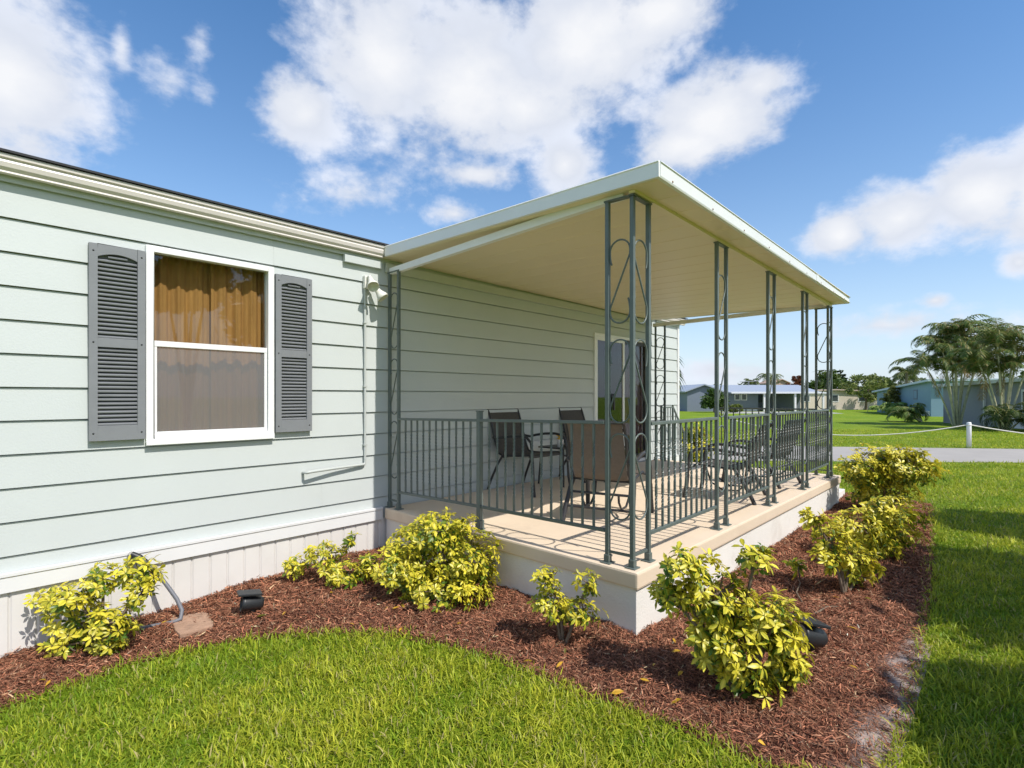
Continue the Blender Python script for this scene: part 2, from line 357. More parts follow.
def fwd_right(P): return P @ np.array([FW.x, FW.y]), P @ np.array([RT.x, RT.y])
def chips(n):
    P = np.column_stack([rng.uniform(-1.2, 9.5, n), rng.uniform(.25, 4.4, n)]); P = P[inside(P, BED)]
    d, l = fwd_right(P); keep = (d > .8) & (np.abs(l) < 1.25 * d + .6) & (rng.random(len(P)) < np.clip((3.4 / d) ** 1.2, .12, 1)); 
    keep &= rng.random(len(P)) > .96 * sand_amount(P)
    keep &= ~(inside(P, np.array([(.97, 4.13), (1.18, 4.08), (1.15, 3.82), (.965, 3.82)])) & (rng.random(len(P)) > .04))
    P = P[keep]; d = d[keep]; n = len(P)
    sc = np.clip(d / 3.2, .85, 1.8) ** .7
    L_ = rng.gamma(1.6, .0052, n).clip(0, .036) * sc + .0038; w = rng.uniform(.0010, .0036, n) * sc * (.6 + 14 * L_).clip(.6, 1.1); a = rng.uniform(0, 2 * np.pi, n); tilt = rng.normal(0, .32, n); roll = rng.normal(0, .6, n)
    ax = np.column_stack([np.cos(a) * np.cos(tilt), np.sin(a) * np.cos(tilt), np.sin(tilt)])
    sd_ = np.column_stack([-np.sin(a) * np.cos(roll), np.cos(a) * np.cos(roll), np.sin(roll)]); up = np.cross(ax, sd_)
    c = np.column_stack([P, bed_z(P) + rng.uniform(.002, .016, n) + np.abs(np.sin(tilt)) * L_ * .5])
    bend = rng.normal(0, .12, n)
    V = np.empty((n, 6, 3))
    for j, t in enumerate((-1, 0, 1)):
        mid = c + ax * (t * L_ / 1)[:, None] + up * ((1 - t * t) * L_ * bend)[:, None]
        ww = (w * (1 if t == 0 else .6))[:, None]
        V[:, 2 * j] = mid - sd_ * ww; V[:, 2 * j + 1] = mid + sd_ * ww
    b = (np.arange(n) * 6)[:, None]; F = np.concatenate([b + np.array([[0, 1, 3, 2]]), b + np.array([[2, 3, 5, 4]])])
    k = rng.lognormal(-.12, .55, n)[:, None]; hue_ = rng.random(n)[:, None]; colr = (np.array([.31, .115, .064]) * (1 - hue_) + np.array([.24, .122, .072]) * hue_) * k
    pale = rng.random(n) < .03; colr[pale] = np.array([.34, .22, .15]) * rng.uniform(.6, 1.1, (pale.sum(), 1))
    return V.reshape(-1, 3), F, np.repeat(np.clip(colr, 0, .6), 6, 0)
V, Fq, Cc = chips(950000)
tag(np_mesh('mulch_chips', V, Fq, M_CHIP, Cc), 'red brown shredded bark mulch covering the bed round the porch', 'mulch', kind='stuff')

# grass blades -------------------------------------------------------------
def blades():
    n = 2800000; d = 1.2 + 22.8 * rng.random(n) ** 2.0; l = rng.uniform(-1.25, 1.25, n) * d
    # density falls with distance: weight by area element
    pdf = 1 / (2 * np.sqrt((d - 1.2) / 22.8 + 1e-9) * 22.8) / (2.5 * d)
    want = 10500 * np.minimum(1, (2.6 / d) ** 1.75)
    keep = rng.random(n) < np.minimum(1, want / (n * pdf)); d = d[keep]; l = l[keep]
    P = np.column_stack([FW.x * d + RT.x * l, FW.y * d + RT.y * l])
    out = ~inside(P, BED)
    spill = inside(P, BED) & (np.minimum(dist_path(P, BEDL), dist_path(P, BEDR)) < rng.random(len(P)) ** 2 * .075)
    ok = (out & ~((P[:, 0] > 2.7) & (P[:, 0] < 9.3) & (P[:, 1] > 1.55)) & (P[:, 1] < 4.38 + 30 * (P[:, 0] > 9.3))) | spill
    nearc = np.array([(p.x, p.y) for p in near]); farc = np.array([(p.x, p.y) for p in far]); ok &= ~inside(P, np.concatenate([nearc, farc[::-1]]))
    P = P[ok]; d = d[ok]; n = len(P)
    patch = .5 + .5 * np.sin(P[:, 0] * 2.3 + 1.7 * np.sin(P[:, 1] * 1.9)) * np.sin(P[:, 1] * 2.9 + 1.3 * np.sin(P[:, 0] * 1.4))
    tuft = .5 + .5 * np.sin(P[:, 0] * 5.1 + 2.4 * np.sin(P[:, 1] * 4.3 + 1)) * np.sin(P[:, 1] * 6.2 + 2.1 * np.sin(P[:, 0] * 3.7))
    fine = .5 + .5 * np.sin(P[:, 0] * 9.3 + 2 * np.sin(P[:, 1] * 7)) * np.sin(P[:, 1] * 11 + 2 * np.sin(P[:, 0] * 6))
    sc = np.clip(d / 2.6, 1, 6) ** .55
    L_ = (.022 + rng.gamma(2.2, .011, n).clip(0, .06)) * (.54 + .32 * fine + .40 * tuft) * np.clip(sc, 1, 1.15); w = rng.uniform(.0015, .0034, n) * sc
    a = rng.uniform(0, 2 * np.pi, n); lean = np.clip(rng.normal(.92, .42, n), .02, 1.6)
    hd = np.column_stack([np.cos(a), np.sin(a), np.zeros(n)]); q = a + np.pi / 2 + rng.normal(0, .5, n); sdv = np.column_stack([np.cos(q), np.sin(q), np.zeros(n)])
    up = np.array([0, 0, 1.]); z0 = zg(P[:, 0], P[:, 1]) - .004
    c0 = np.column_stack([P, z0]); V = np.empty((n, 7, 3)); ww = w[:, None]
    a1 = lean * .5; a2 = lean * 1.35
    p1 = c0 + (hd * np.sin(a1)[:, None] + up * np.cos(a1)[:, None]) * (L_ * .42)[:, None]
    p2 = p1 + (hd * np.sin(lean)[:, None] + up * np.cos(lean)[:, None]) * (L_ * .34)[:, None]
    p3 = p2 + (hd * np.sin(a2)[:, None] + up * np.cos(a2)[:, None]) * (L_ * .30)[:, None]
    V[:, 0] = c0 - sdv * ww * .8; V[:, 1] = c0 + sdv * ww * .8; V[:, 2] = p1 - sdv * ww; V[:, 3] = p1 + sdv * ww
    V[:, 4] = p2 - sdv * ww * .75; V[:, 5] = p2 + sdv * ww * .75; V[:, 6] = p3
    b = (np.arange(n) * 7)[:, None]
    F = np.concatenate([b + np.array([[0, 1, 3]]), b + np.array([[0, 3, 2]]), b + np.array([[2, 3, 5]]), b + np.array([[2, 5, 4]]), b + np.array([[4, 5, 6]])])
    g1 = np.array([.185, .305, .016]); g2 = np.array([.57, .575, .052]); dry = np.array([.58, .50, .20])
    mixv = np.clip(.05 + .50 * patch + .30 * (fine - .5) + .30 * tuft + rng.normal(0, .24, n), 0, 1)[:, None]
    colr = g1 * (1 - mixv) + g2 * mixv; colr *= rng.uniform(.7, 1.2, (n, 1)); dr = rng.random(n) < .04 + .07 * patch * fine; colr[dr] = dry * rng.uniform(.6, 1, (dr.sum(), 1))
    return V.reshape(-1, 3), F, np.repeat(colr, 7, 0)
V, Fq, Cc = blades()
tag(np_mesh('grass', V, Fq, M_BLADE, Cc), 'bright yellow green lawn grass beside the mulch bed', 'grass', kind='stuff')

# ------------------------------------------------------------------ the mobile home
YW = 4.40; X0, X1 = -2.6, 9.17
house = thing('mobile_home', 'pale mint mobile home with lap siding, white skirting and a covered porch', 'house', (3, YW, 0))
def hpart(mb, name, m, parent=None, bevel=0):
    """world-space mesh parented to the house (whose base is at (3, YW, 0))"""
    mb.v = [(x - 3, y - YW, z) for x, y, z in mb.v]
    return mb.build(name, m, parent or house, bevel)
WIN = (.905, 1.762, 1.19, 2.555); DOOR = (6.41, 8.06, .44, 2.45)
mb = MB(); pitch = .2055; zb = .535 - .2055
prof_out = .014
JOINTS = {1: (2.20, 5.9), 6: (4.9,), 8: (5.6,), 9: (.15,), 11: (1.78, 4.4)}
def strip(xa, xb, z0, z1, zl, zh):
    k = round((zl - zb) / pitch)
    for x in JOINTS.get(k, ()):
        if xa + .02 < x < xb - .02:
            strip(xa, x - .0005, z0, z1, zl, zh); strip(x + .0005, xb, z0, z1, zl, zh); return
    f = lambda z: YW - prof_out * (1 - (z - zl) / (zh - zl))
    top = abs(z1 - zh) < 1e-6; zt = z1 - (.008 if top else 0)
    mb.add([(xa, f(z0), z0), (xb, f(z0), z0), (xb, f(zt), zt), (xa, f(zt), zt)], [(0, 1, 2, 3)])
    if top: mb.add([(xa, f(zt), zt), (xb, f(zt), zt), (xb, YW + .012, zt - .001), (xa, YW + .012, zt - .001)], [(0, 1, 2, 3)])
    if abs(z0 - zl) < 1e-6: mb.add([(xa, f(z0), z0), (xb, f(z0), z0), (xb, YW + .012, z0 + .001), (xa, YW + .012, z0 + .001)], [(0, 3, 2, 1)])
    mb.add([(xa, YW + .02, z0), (xb, YW + .02, z0), (xb, YW + .02, z1), (xa, YW + .02, z1)], [(3, 2, 1, 0)])
for k in range(13):
    zl = zb + k * pitch; zh = zl + pitch
    if k == 11: zh = 2.86
    if k > 11: break
    cuts = sorted({zl, zh} | {c for c in (WIN[2], WIN[3], DOOR[2], DOOR[3]) if zl < c < zh})
    for z0, z1 in zip(cuts[:-1], cuts[1:]):
        zm = (z0 + z1) / 2; xa = X0
        for o in (WIN, DOOR):
            if o[2] < zm < o[3]: strip(xa, o[0], z0, z1, zl, zh); xa = o[1]
        strip(xa, X1, z0, z1, zl, zh)
hpart(mb, 'siding', M_SIDE)
# other three sides and inner lining so that the house is a closed volume
mb = MB(); mb.box(X1 - .02, X1, YW + .02, 11.5, .3, 2.86); mb.box(X0, X0 + .02, YW + .02, 11.5, .3, 2.86); mb.box(X0, X1, 11.5, 11.52, .3, 2.86); mb.box(X0, X1, YW + .02, 11.5, .28, .3); mb.box(X0, X1, YW + .02, 11.5, 2.86, 2.88)
hpart(mb, 'rear_wall', M_SIDE)
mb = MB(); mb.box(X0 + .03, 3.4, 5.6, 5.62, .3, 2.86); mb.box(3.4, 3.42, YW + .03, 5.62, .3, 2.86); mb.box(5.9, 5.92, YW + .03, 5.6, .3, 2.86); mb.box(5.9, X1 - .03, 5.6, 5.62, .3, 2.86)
hpart(mb, 'dark_backing', M_DARK)  # near-black walls carry the shade of the unlit rooms in their colour
# corner board at the far end
hpart(MB().box(X1 - .06, X1 + .012, YW - .022, YW - .001, .33, 2.80), 'corner_board', M_WHITE)
# skirting band and ribbed panels
for a, b in ((X0, 2.80), (8.265, X1)): hpart(MB().prism([(YW - .045, .322), (YW - .013, .322), (YW - .013, .436), (YW - .036, .440), (YW - .050, .436), (YW - .050, .418), (YW - .043, .412)], 'x', a, b), 'skirting_band', M_WHITE)
def ribs(xa, xb):
    p = []; x = xa
    while x < xb - .01:
        p += [(x, YW - .012), (x + .010, YW - .022), (x + .112, YW - .022), (x + .122, YW - .012)]; x += .122
    return p
for xa, xb in ((X0, 2.80), (8.26, X1)):
    mb = MB(); p = ribs(xa, xb); n = len(p)
    mb.add([(x, y, -.2) for x, y in p] + [(x, y, .33) for x, y in p], [(i, i + 1, n + i + 1, n + i) for i in range(n - 1)])
    hpart(mb, 'skirting', M_SKIRT)
# gutter, soffit, frieze
YG = YW - .10
def gprof(): return [(YW, 2.945), (YG - .006, 2.945), (YG - .012, 2.937), (YG - .010, 2.920), (YG + .004, 2.914), (YG - .002, 2.895), (YG + .006, 2.868), (YG + .022, 2.850), (YG + .020, 2.838), (YG + .030, 2.832), (YG + .045, 2.832), (YG + .048, 2.845), (YW, 2.845)]
for a, b in ((X0, 2.785), (8.30, X1 + .12)): hpart(MB().prism(gprof(), 'x', a, b), 'gutter', M_GUT)
for a, b in ((X0, 2.79), (8.3, X1)): hpart(MB().box(a, b, YW - .030, YW - .0145, 2.800, 2.8445), 'frieze_board', M_SIDE)
hpart(MB().box(2.40, 2.79, YW - .05, YW - .0145, 2.735, 2.7995), 'trim_block', M_SIDE)
# low-slope shingle roof
mb = MB(); mb.prism([(YG - .025, 2.948), (YG - .025, 2.962), (7.95, 3.72), (11.7, 2.98), (11.7, 2.95), (7.95, 3.69)], 'x', X0 - .15, X1 + .15)
roof = hpart(mb, 'roof', M_SHING)
mb = MB()
for x0, x1 in ((X1 - .0, X1 - .02), (X0, X0 + .02)): hpart(MB().prism([(YW + .02, 2.88), (11.5, 2.88), (7.95, 3.66), (YW + .02, 2.95)], 'x', min(x0, x1), max(x0, x1)), 'gable', M_SIDE)

# window -------------------------------------------------------------
xa, xb, za, zc = WIN
mb = MB(); yo = YW - .040; yi = YW + .03
mb.box(xa - .012, xa + .035, yo, yi, za - .012, zc + .012); mb.box(xb - .035, xb + .012, yo, yi, za - .012, zc + .012)
mb.box(xa + .035, xb - .035, yo, yi, zc - .030, zc + .012); mb.box(xa + .035, xb - .035, yo, yi, za - .012, za + .035)
win = hpart(mb, 'window', M_VINYL, bevel=.003)
mb = MB(); zm = 1.885
mb.box(xa + .0355, xb - .0355, YW - .018, YW + .006, zm - .024, zm + .016)                         # meeting rail
mb.box(xa + .0355, xa + .058, YW - .016, YW + .004, za + .036, zm - .024); mb.box(xb - .058, xb - .0355, YW - .016, YW + .004, za + .036, zm - .024)
mb.box(xa + .058, xb - .058, YW - .016, YW + .004, za + .036, za + .062)
hpart(mb, 'sash', M_VINYL, win, .002)
hpart(MB().box(xa + .036, xb - .036, YW + .012, YW + .016, zm + .016, zc - .031), 'upper_pane', M_GLASS, win)
hpart(MB().box(xa + .058, xb - .058, YW - .008, YW - .004, za + .062, zm - .024), 'lower_pane', M_SCREEN, win)
hpart(MB().box(xa - .012, xb + .012, YW - .046, YW - .0405, za - .030, za + .012), 'sill', M_VINYL, win, .002)
# curtain gathered behind the window, a thing of its own
def curtain(name, label, x0, x1, z0, z1, y, m, amp, wl):
    n = 240; zs = np.linspace(z0, z1, 8); t = np.linspace(0, 1, n); X = x0 + (x1 - x0) * t
    V = []
    for z in zs:
        Y = y + amp * np.sin(2 * np.pi * (X - x0) / wl + .6 * np.sin(X * 17) + .15 * z) * (.8 + .3 * np.sin(X * 9)) + .004 * np.sin(X * 160)
        V.append(np.column_stack([X, Y, np.full(n, z)]))
    V = np.concatenate(V); I = np.arange(len(V)).reshape(len(zs), n)
    F = np.stack([I[:-1, :-1], I[:-1, 1:], I[1:, 1:], I[1:, :-1]], -1).reshape(-1, 4)
    return tag(np_mesh(name, V, F, m, smooth=True), label, 'curtain')
M_CURT = mat('amber_curtain', (.42, .185, .05), .9, .14, 20, .1, 200, stretch=(1, 1, .15))
M_MAROON = mat('maroon_drape', (.12, .045, .045), .9, .15, 20, .1, 200)
curtain('curtain', 'amber pleated curtain drawn behind the shuttered window', .80, 1.36, 1.0, 2.62, YW + .125, M_CURT, .018, .125)
curtain('curtain', 'right half of the amber curtain, overlapping in front of the other half', 1.345, 1.88, 1.0, 2.62, YW + .098, M_CURT, .016, .115)
curtain('drape', 'dark maroon drape inside the sliding glass door', 7.28, 8.02, .49, 2.40, YW + .075, M_MAROON, .02, .1)
# shutters -------------------------------------------------------------
def shutter(xa, xb, z0=1.208, z1=2.515):
    y0 = YW - .052; y1 = YW - .0145; w = .046; mid = 1.862
    mb = MB(); mb.box(xa, xa + w, y0, y1, z0, z1); mb.box(xb - w, xb, y0, y1, z0, z1); mb.box(xa + w, xb - w, y0, y1, z0, z0 + .10); mb.box(xa + w, xb - w, y0, y1, mid - .03, mid + .03)
    n = 14; pts = [(xa + w + (xb - xa - 2 * w) * i / n, z1 - .085 + .028 * math.sin(math.pi * i / n) ** .8) for i in range(n + 1)]
    mb.prism([(xb - w, z1), (xa + w, z1)] + pts, 'y', y0, y1)
    sh = hpart(mb, 'shutter', M_SHUT, bevel=.002)
    lv = MB()
    for a, b in ((z0 + .10, mid - .03), (mid + .03, z1 - .058)):
        k = int((b - a) / .0275); st = (b - a) / k
        for i in range(k):
            z = a + i * st; top = min(z + st * .9, b)
            xi = 0 if top < z1 - .082 else .035 + .02 * (top - z1 + .082) / .02
            lv.prism([(y0 + .008, z + .002), (y1 - .003, z + st * .85), (y1 - .001, z + st), (y0 + .006, z + .010)], 'x', xa + w + xi, xb - w - xi)
        lv.box(xa + w, xb - w, y1 - .0012, y1 - .0002, a, b)
    hpart(lv, 'louvres', M_SHUT, sh)
    for x in (xa + w / 2, xb - w / 2):
        for z in (z0 + .05, mid, z1 - .05): hpart(MB().lathe([(0, -.002), (.006, -.002), (.006, .001), (0, .003)], (x, y0, z), 8, Matrix.Rotation(R(90), 3, 'X')), 'screw', M_BLACK, sh)
    return sh
shutter(.578, .888); shutter(1.782, 2.090)
# sliding door -------------------------------------------------------------
xa, xb, za, zc = DOOR
mb = MB(); mb.box(xa, xa + .04, YW - .03, YW + .07, za, zc); mb.box(xb - .04, xb, YW - .03, YW + .07, za, zc); mb.box(xa + .04, xb - .04, YW - .03, YW + .07, zc - .04, zc); mb.box(xa + .04, xb - .04, YW - .03, YW + .07, za, za + .04)
door = hpart(mb, 'sliding_door', M_VINYL)
M_BRONZE = mat('bronze_frame', (.05, .045, .042), .4, .1)
def panel(a, b, y, m):
    mb = MB(); mb.box(a, a + .05, y - .014, y + .014, za + .041, zc - .041); mb.box(b - .05, b, y - .014, y + .014, za + .041, zc - .041); mb.box(a + .05, b - .05, y - .014, y + .014, zc - .10, zc - .041); mb.box(a + .05, b - .05, y - .014, y + .014, za + .041, za + .12)
    p = hpart(mb, 'door_panel', m, door); return p
panel(xa + .041, 7.26, YW - .005, M_VINYL); panel(7.20, xb - .041, YW + .032, M_BRONZE)
hpart(MB().box(xa + .091, 7.21, YW - .007, YW - .003, za + .12, zc - .10), 'glass', M_DOORG, door)
hpart(MB().box(7.25, xb - .091, YW + .030, YW + .034, za + .12, zc - .10), 'glass', M_GLASS, door)
hpart(MB().box(6.9, 6.93, YW - .05, YW - .020, 1.3, 1.55), 'handle', M_BRONZE, door)

# floodlight with its conduit -------------------------------------------------------------
fl = thing('floodlight', 'ivory twin bullet floodlight on the wall beside the porch corner', 'wall light', (2.64, YW, 2.5))
def part(mb, name, m, p, bevel=0):
    o = p.location; mb.v = [(x - o.x, y - o.y, z - o.z) for x, y, z in mb.v]; return mb.build(name, m, p, bevel)
part(MB().box(2.60, 2.675, YW - .055, YW - .012, 2.52, 2.64), 'junction_box', M_FLOOD, fl, .008)
def lamp(c, d):
    q = Vector(d).normalized().to_track_quat('Z', 'Y').to_matrix()
    mb = MB(); mb.lathe([(.0, -.06), (.022, -.058), (.026, -.02), (.030, .01), (.052, .06), (.056, .085), (.052, .086), (.045, .055), (0, .05)], c, 18, q); return mb
part(lamp((2.63, YW - .12, 2.575), (-.25, -.9, -.9)), 'lamp_head', M_FLOOD, fl)
part(lamp((2.705, YW - .11, 2.50), (.5, -.55, -.95)), 'lamp_head', M_FLOOD, fl)
mb = MB(); mb.tube([(2.63, YW - .05, 2.62), (2.63, YW - .09, 2.63), (2.63, YW - .105, 2.60)], .014); mb.tube([(2.66, YW - .05, 2.56), (2.69, YW - .085, 2.57), (2.70, YW - .10, 2.54)], .013)
part(mb, 'arm', M_FLOOD, fl)
pc = thing('conduit_pipe', 'thin mint conduit running down the siding to an elbow low on the wall', 'pipe', (2.617, YW, .86))
part(MB().tube([(2.617, YW - .028, 2.52), (2.617, YW - .028, .89), (2.612, YW - .029, .872), (2.595, YW - .030, .866)], .0115), 'pipe', M_PIPE, pc)
part(MB().tube([(2.60, YW - .030, .866), (2.3, YW - .055, .862), (2.06, YW - .085, .858), (2.037, YW - .086, .855), (2.030, YW - .075, .852), (2.028, YW - .012, .850)], .0125), 'drain_pipe', M_PIPE, pc)
for z in (2.2, 1.6, 1.05): part(MB().box(2.600, 2.634, YW - .043, YW - .013, z - .008, z + .008), 'clip', M_PIPE, pc)

# hose at the skirting
hp = thing('drain_hose', 'grey hose curving from a stub on the skirting down to the mulch', 'hose', (.80, YW - .05, .4))
part(MB().tube([(.80, YW - .048, .28), (.80, YW - .06, .42), (.803, YW - .075, .430)], .019), 'stub_pipe', mat('galv_pipe', (.36, .35, .33), .5, .2, 20), hp)
part(MB().tube([(.803, YW - .075, .428), (.84, YW - .10, .405), (.885, YW - .125, .352)], .021), 'coupling', M_BLACK, hp)
cur = [(.885, 4.275, .352), (.935, 4.245, .285), (.985, 4.19, .19), (1.02, 4.12, .115), (1.035, 4.06, .05), (1.02, 4.03, .005), (.975, 4.04, -.008), (.90, 4.075, -.012), (.80, 4.12, -.02)]
part(MB().tube(cur, .0135, 10), 'hose', M_HOSE, hp)
# flat stepping stone in the mulch
mb = MB(); top = [(.984, 4.139), (1.06, 4.135), (1.185, 4.091), (1.19, 4.02), (1.160, 3.83), (1.148, 3.801), (1.05, 3.80), (.96, 3.809), (.955, 3.90), (.972, 4.03)]
mb.prism(top[::-1], 'z', -.10, -.008)
tag(mb.build('stepping_stone', M_STONE, None, .008), 'flat tan stone lying in the mulch beside the hose', 'stone')

# ------------------------------------------------------------------ porch
ZD = .43; DX0, DX1, DY0 = 2.815, 8.26, 1.61; DY1 = YW - .052
deck = thing('porch_platform', 'raised concrete porch with a tan slab on a white stucco base', 'porch', (5.5, 3, 0))
mb = MB(); e = .018
rim = [(DX0, DY0), (DX1, DY0), (DX1, DY1), (DX0, DY1)]
mb.box(DX0, DX1, DY0, DY1, .325, ZD); part(mb, 'slab', M_DECK, deck, .014)
part(MB().box(DX0 + .02, DX1 - .02, DY0 + .02, DY1, -.12, .3245), 'foundation', M_STUC, deck, .004)
st = thing('porch_steps', 'two low white steps at the far end of the porch', 'steps', (8.7, 2.8, 0))
part(MB().box(8.262, 8.62, 1.70, 4.30, -.05, .285).box(8.6201, 8.98, 1.70, 4.30, -.05, .14), 'step', M_STUC, st, .008)

pr = thing('porch_roof', 'cream flat pan porch roof with white fascia', 'porch roof', (5.5, 3, 2.8))
# underside sheet with shallow pan ribs, sloping up to the house
RX0, RX1 = 2.80, 8.14; RY0n, RY0f, RY1 = 1.473, 1.515, YW - .0
def zroof(x, y, zf=2.783): return zf - .006 * (x - RX0) + (y - 1.47) * .022          # underside height
mb = MB(); nr = 18; w = (RX1 - RX0) / nr
for i in range(nr):
    for a, b, dz0, dz1 in ((0, .03, .004, .004), (.03, .04, .004, .0), (.04, w - .01, 0, 0), (w - .01, w, 0, .004)):
        xa = RX0 + i * w + a; xb = RX0 + i * w + b
        ya = RY0n + .003; 
        P = [(xa, ya, zroof(xa, ya) + dz0), (xb, ya, zroof(xb, ya) + dz1), (xb, RY1, zroof(xb, RY1) + dz1), (xa, RY1, zroof(xa, RY1) + dz0)]
        mb.add(P, [(0, 3, 2, 1)])
mb.add([(RX0, RY0n, zroof(RX0, RY0n) + .075), (RX1, RY0n, zroof(RX1, RY0n) + .075), (RX1, RY1, zroof(RX1, RY1) + .075), (RX0, RY1, zroof(RX0, RY1) + .075)], [(0, 1, 2, 3)])
part(mb, 'roof_panel', M_ROOFU, pr)
def fascia_front():
    mb = MB(); x = RX0 - .004; X = RX1 + .004; y = RY0n; Y = RY0f
    za, zb_ = zroof(x, y), zroof(X, y)
    pr_ = [(0, -.006), (-.020, -.004), (-.024, .006), (-.024, .078), (-.030, .084), (-.026, .092), (.03, .092), (.03, .080), (0, .078)]
    n = len(pr_); vs = [(x, y + p, za + q) for p, q in pr_] + [(X, Y + p, zb_ + q) for p, q in pr_]
    mb.add(vs, [(i, (i + 1) % n, n + (i + 1) % n, n + i) for i in range(n)] + [tuple(range(n))[::-1], tuple(range(n, 2 * n))]); return mb
part(fascia_front(), 'fascia', M_FASC, pr)
for x, s in ((RX0, 1), (RX1, -1)):
    mb = MB(); pr_ = [(0, -.004), (-.018 * s, -.002), (-.020 * s, .08), (-.026 * s, .086), (-.022 * s, .094), (.04 * s, .094), (.04 * s, .082), (0, .08)]
    ya, yb = (RY0n if s == 1 else RY0f) - .02, YW - .104; n = len(pr_)
    vs = [(x + p, ya, zroof(x, ya) + q) for p, q in pr_] + [(x + p, yb, zroof(x, yb) + q) for p, q in pr_]
    mb.add(vs, [(i, (i + 1) % n, n + (i + 1) % n, n + i) for i in range(n)] + [tuple(range(n))[::-1], tuple(range(n, 2 * n))])
    part(mb, 'fascia', M_BEAM if s == 1 else M_FASC, pr)
# beams
def slope_beam(p, q, w, h):
    p, q = Vector(p), Vector(q); mb = MB(); d = (q - p); s = Vector((-d.y, d.x, 0)).normalized() * w / 2
    vs = [p - s, p + s, q + s, q - s]; vs = vs + [v + Vector((0, 0, h)) for v in vs]
    mb.add(vs, [(0, 1, 2, 3), (4, 7, 6, 5), (0, 4, 5, 1), (1, 5, 6, 2), (2, 6, 7, 3), (3, 7, 4, 0)]); return mb
part(slope_beam((2.90, 1.75, 2.762), (2.88, 4.33, 2.69), .045, .058), 'beam', M_BEAM, pr)
part(slope_beam((2.87, 1.68, 2.770), (8.08, 1.70, 2.705), .045, .055), 'beam', M_ROOFU, pr)
part(slope_beam((8.08, 1.72, 2.715), (8.10, 4.33, 2.69), .045, .058), 'beam', M_BEAM, pr)
part(MB().box(2.84, 8.10, YW - .045, YW - .0145, 2.715, 2.80), 'ledger', mat('mint_ledger', (.52, .54, .50), .55, .03), pr)
for k in range(9):
    x = 2.95 + .61 * k; y = RY0n + (RY0f - RY0n) * (x - RX0) / (RX1 - RX0) - .024; z = zroof(x, y)
    part(MB().lathe([(.0, .0035), (.006, .003), (.007, 0), (.007, -.001)], (x, y, z + .016), 8, Matrix.Rotation(R(90), 3, 'X')), 'screw', mat('rusty_screw', (.22, .12, .07), .8, .2), pr)
for x in (6.45,):
    y = RY0n + (RY0f - RY0n) * (x - RX0) / (RX1 - RX0) - .024; z = zroof(x, y)
    part(MB().box(x - .05, x + .05, y - .003, y - .0005, z + .004, z + .080), 'joint_plate', M_FASC, pr)

# iron columns -------------------------------------------------------------
def scroll(mb, a, b, z0, z1, flip):
    """an S shaped scroll of flat bar between two uprights a, b (xy)"""
    a = Vector((*a, 0)); b = Vector((*b, 0)); m = (a + b) / 2; u = (b - a).normalized() * (-1 if flip else 1); r = (b - a).length / 2 - .017
    P = []
    for i in range(5): P.append((-r + .012 * (1 - i / 4) ** 2, z1 - r - .085 + .085 * i / 5))
    for i in range(13): q = math.pi - math.pi * i / 12; P.append((r * math.cos(q), z1 - r + r * math.sin(q)))
    P.append((r * .98, z1 - r - .03))
    for i in range(1, 7): t = i / 7; P.append((r * .98 * (1 - 2 * t), (z1 - r - .03) * (1 - t) + (z0 + r + .03) * t))
    P.append((-r * .98, z0 + r + .03))
    for i in range(13): q = math.pi + math.pi * i / 12; P.append((r * math.cos(q), z0 + r + r * math.sin(q)))
    for i in range(1, 6): P.append((r - .012 * (i / 5) ** 2, z0 + r + .085 * i / 5))
    mb.tube([m + u * x + Vector((0, 0, z)) for x, z in P], .0058, 6); return mb
def iron_column(label, posts, pairs, ztop=2.765, base=None):
    c = thing('iron_column', label, 'column', (posts[0][0], posts[0][1], ZD), group='scrolled iron porch columns')
    for (x, y) in posts:
        mb = MB(); h = .0135; mb.box(x - h, x + h, y - h, y + h, ZD + .006, ztop)
        p = part(mb, 'post', M_IRON, c, .0025)
        mb = MB(); mb.box(x - .036, x + .036, y - .036, y + .036, ZD + .0005, ZD + .008); mb.box(x - .019, x + .019, y - .019, y + .019, ZD + .008, ZD + .055)
        f = part(mb, 'foot', M_IRON, c, .003)
    for a, b, fl_ in pairs:
        for z0, z1 in ((.72, 1.265), (1.335, 1.865), (1.97, 2.50)):
            part(scroll(MB(), a, b, z0, z1, fl_), 'scroll', M_IRON, c)
        d = (Vector((*b, 0)) - Vector((*a, 0))); m = Vector((*a, 0)) + d / 2; s = Vector((-d.y, d.x, 0)).normalized()
        part(MB().obox(m + Vector((0, 0, ZD + .075)), d / 2, s * .005, Vector((0, 0, .008))), 'cross_bar', M_IRON, c); part(MB().obox(m + Vector((0, 0, ztop + .004)), d / 2 + d.normalized() * .02, s * .018, Vector((0, 0, .005))), 'top_plate', M_IRON, c)
    return c
FY = 1.685
iron_column('three post scrolled iron column at the near outer corner of the porch', [(2.885, FY), (2.872, 1.858), (3.083, FY)], [((2.885, FY), (2.872, 1.858), True), ((2.885, FY), (3.083, FY), True)], 2.755)
iron_column('scrolled iron column against the house wall beside the floodlight', [(2.866, 4.335), (2.866, 4.185)], [((2.866, 4.335), (2.866, 4.185), False)], 2.70)
names = ['first scrolled iron column along the outer edge after the near corner', 'middle scrolled iron column of the outer porch edge', 'last scrolled iron column before the far outer corner']
for (xa, xb, zt), nm in zip(((4.20, 4.395, 2.745), (5.46, 5.655, 2.73), (6.68, 6.865, 2.715)), names):
    iron_column(nm, [(xa, FY), (xb, FY)], [((xa, FY), (xb, FY), False)], zt)
iron_column('three post scrolled iron column at the far outer corner of the porch', [(8.06, FY), (7.875, FY), (8.06, 1.865)], [((7.875, FY), (8.06, FY), False), ((8.06, FY), (8.06, 1.865), True)], 2.70)
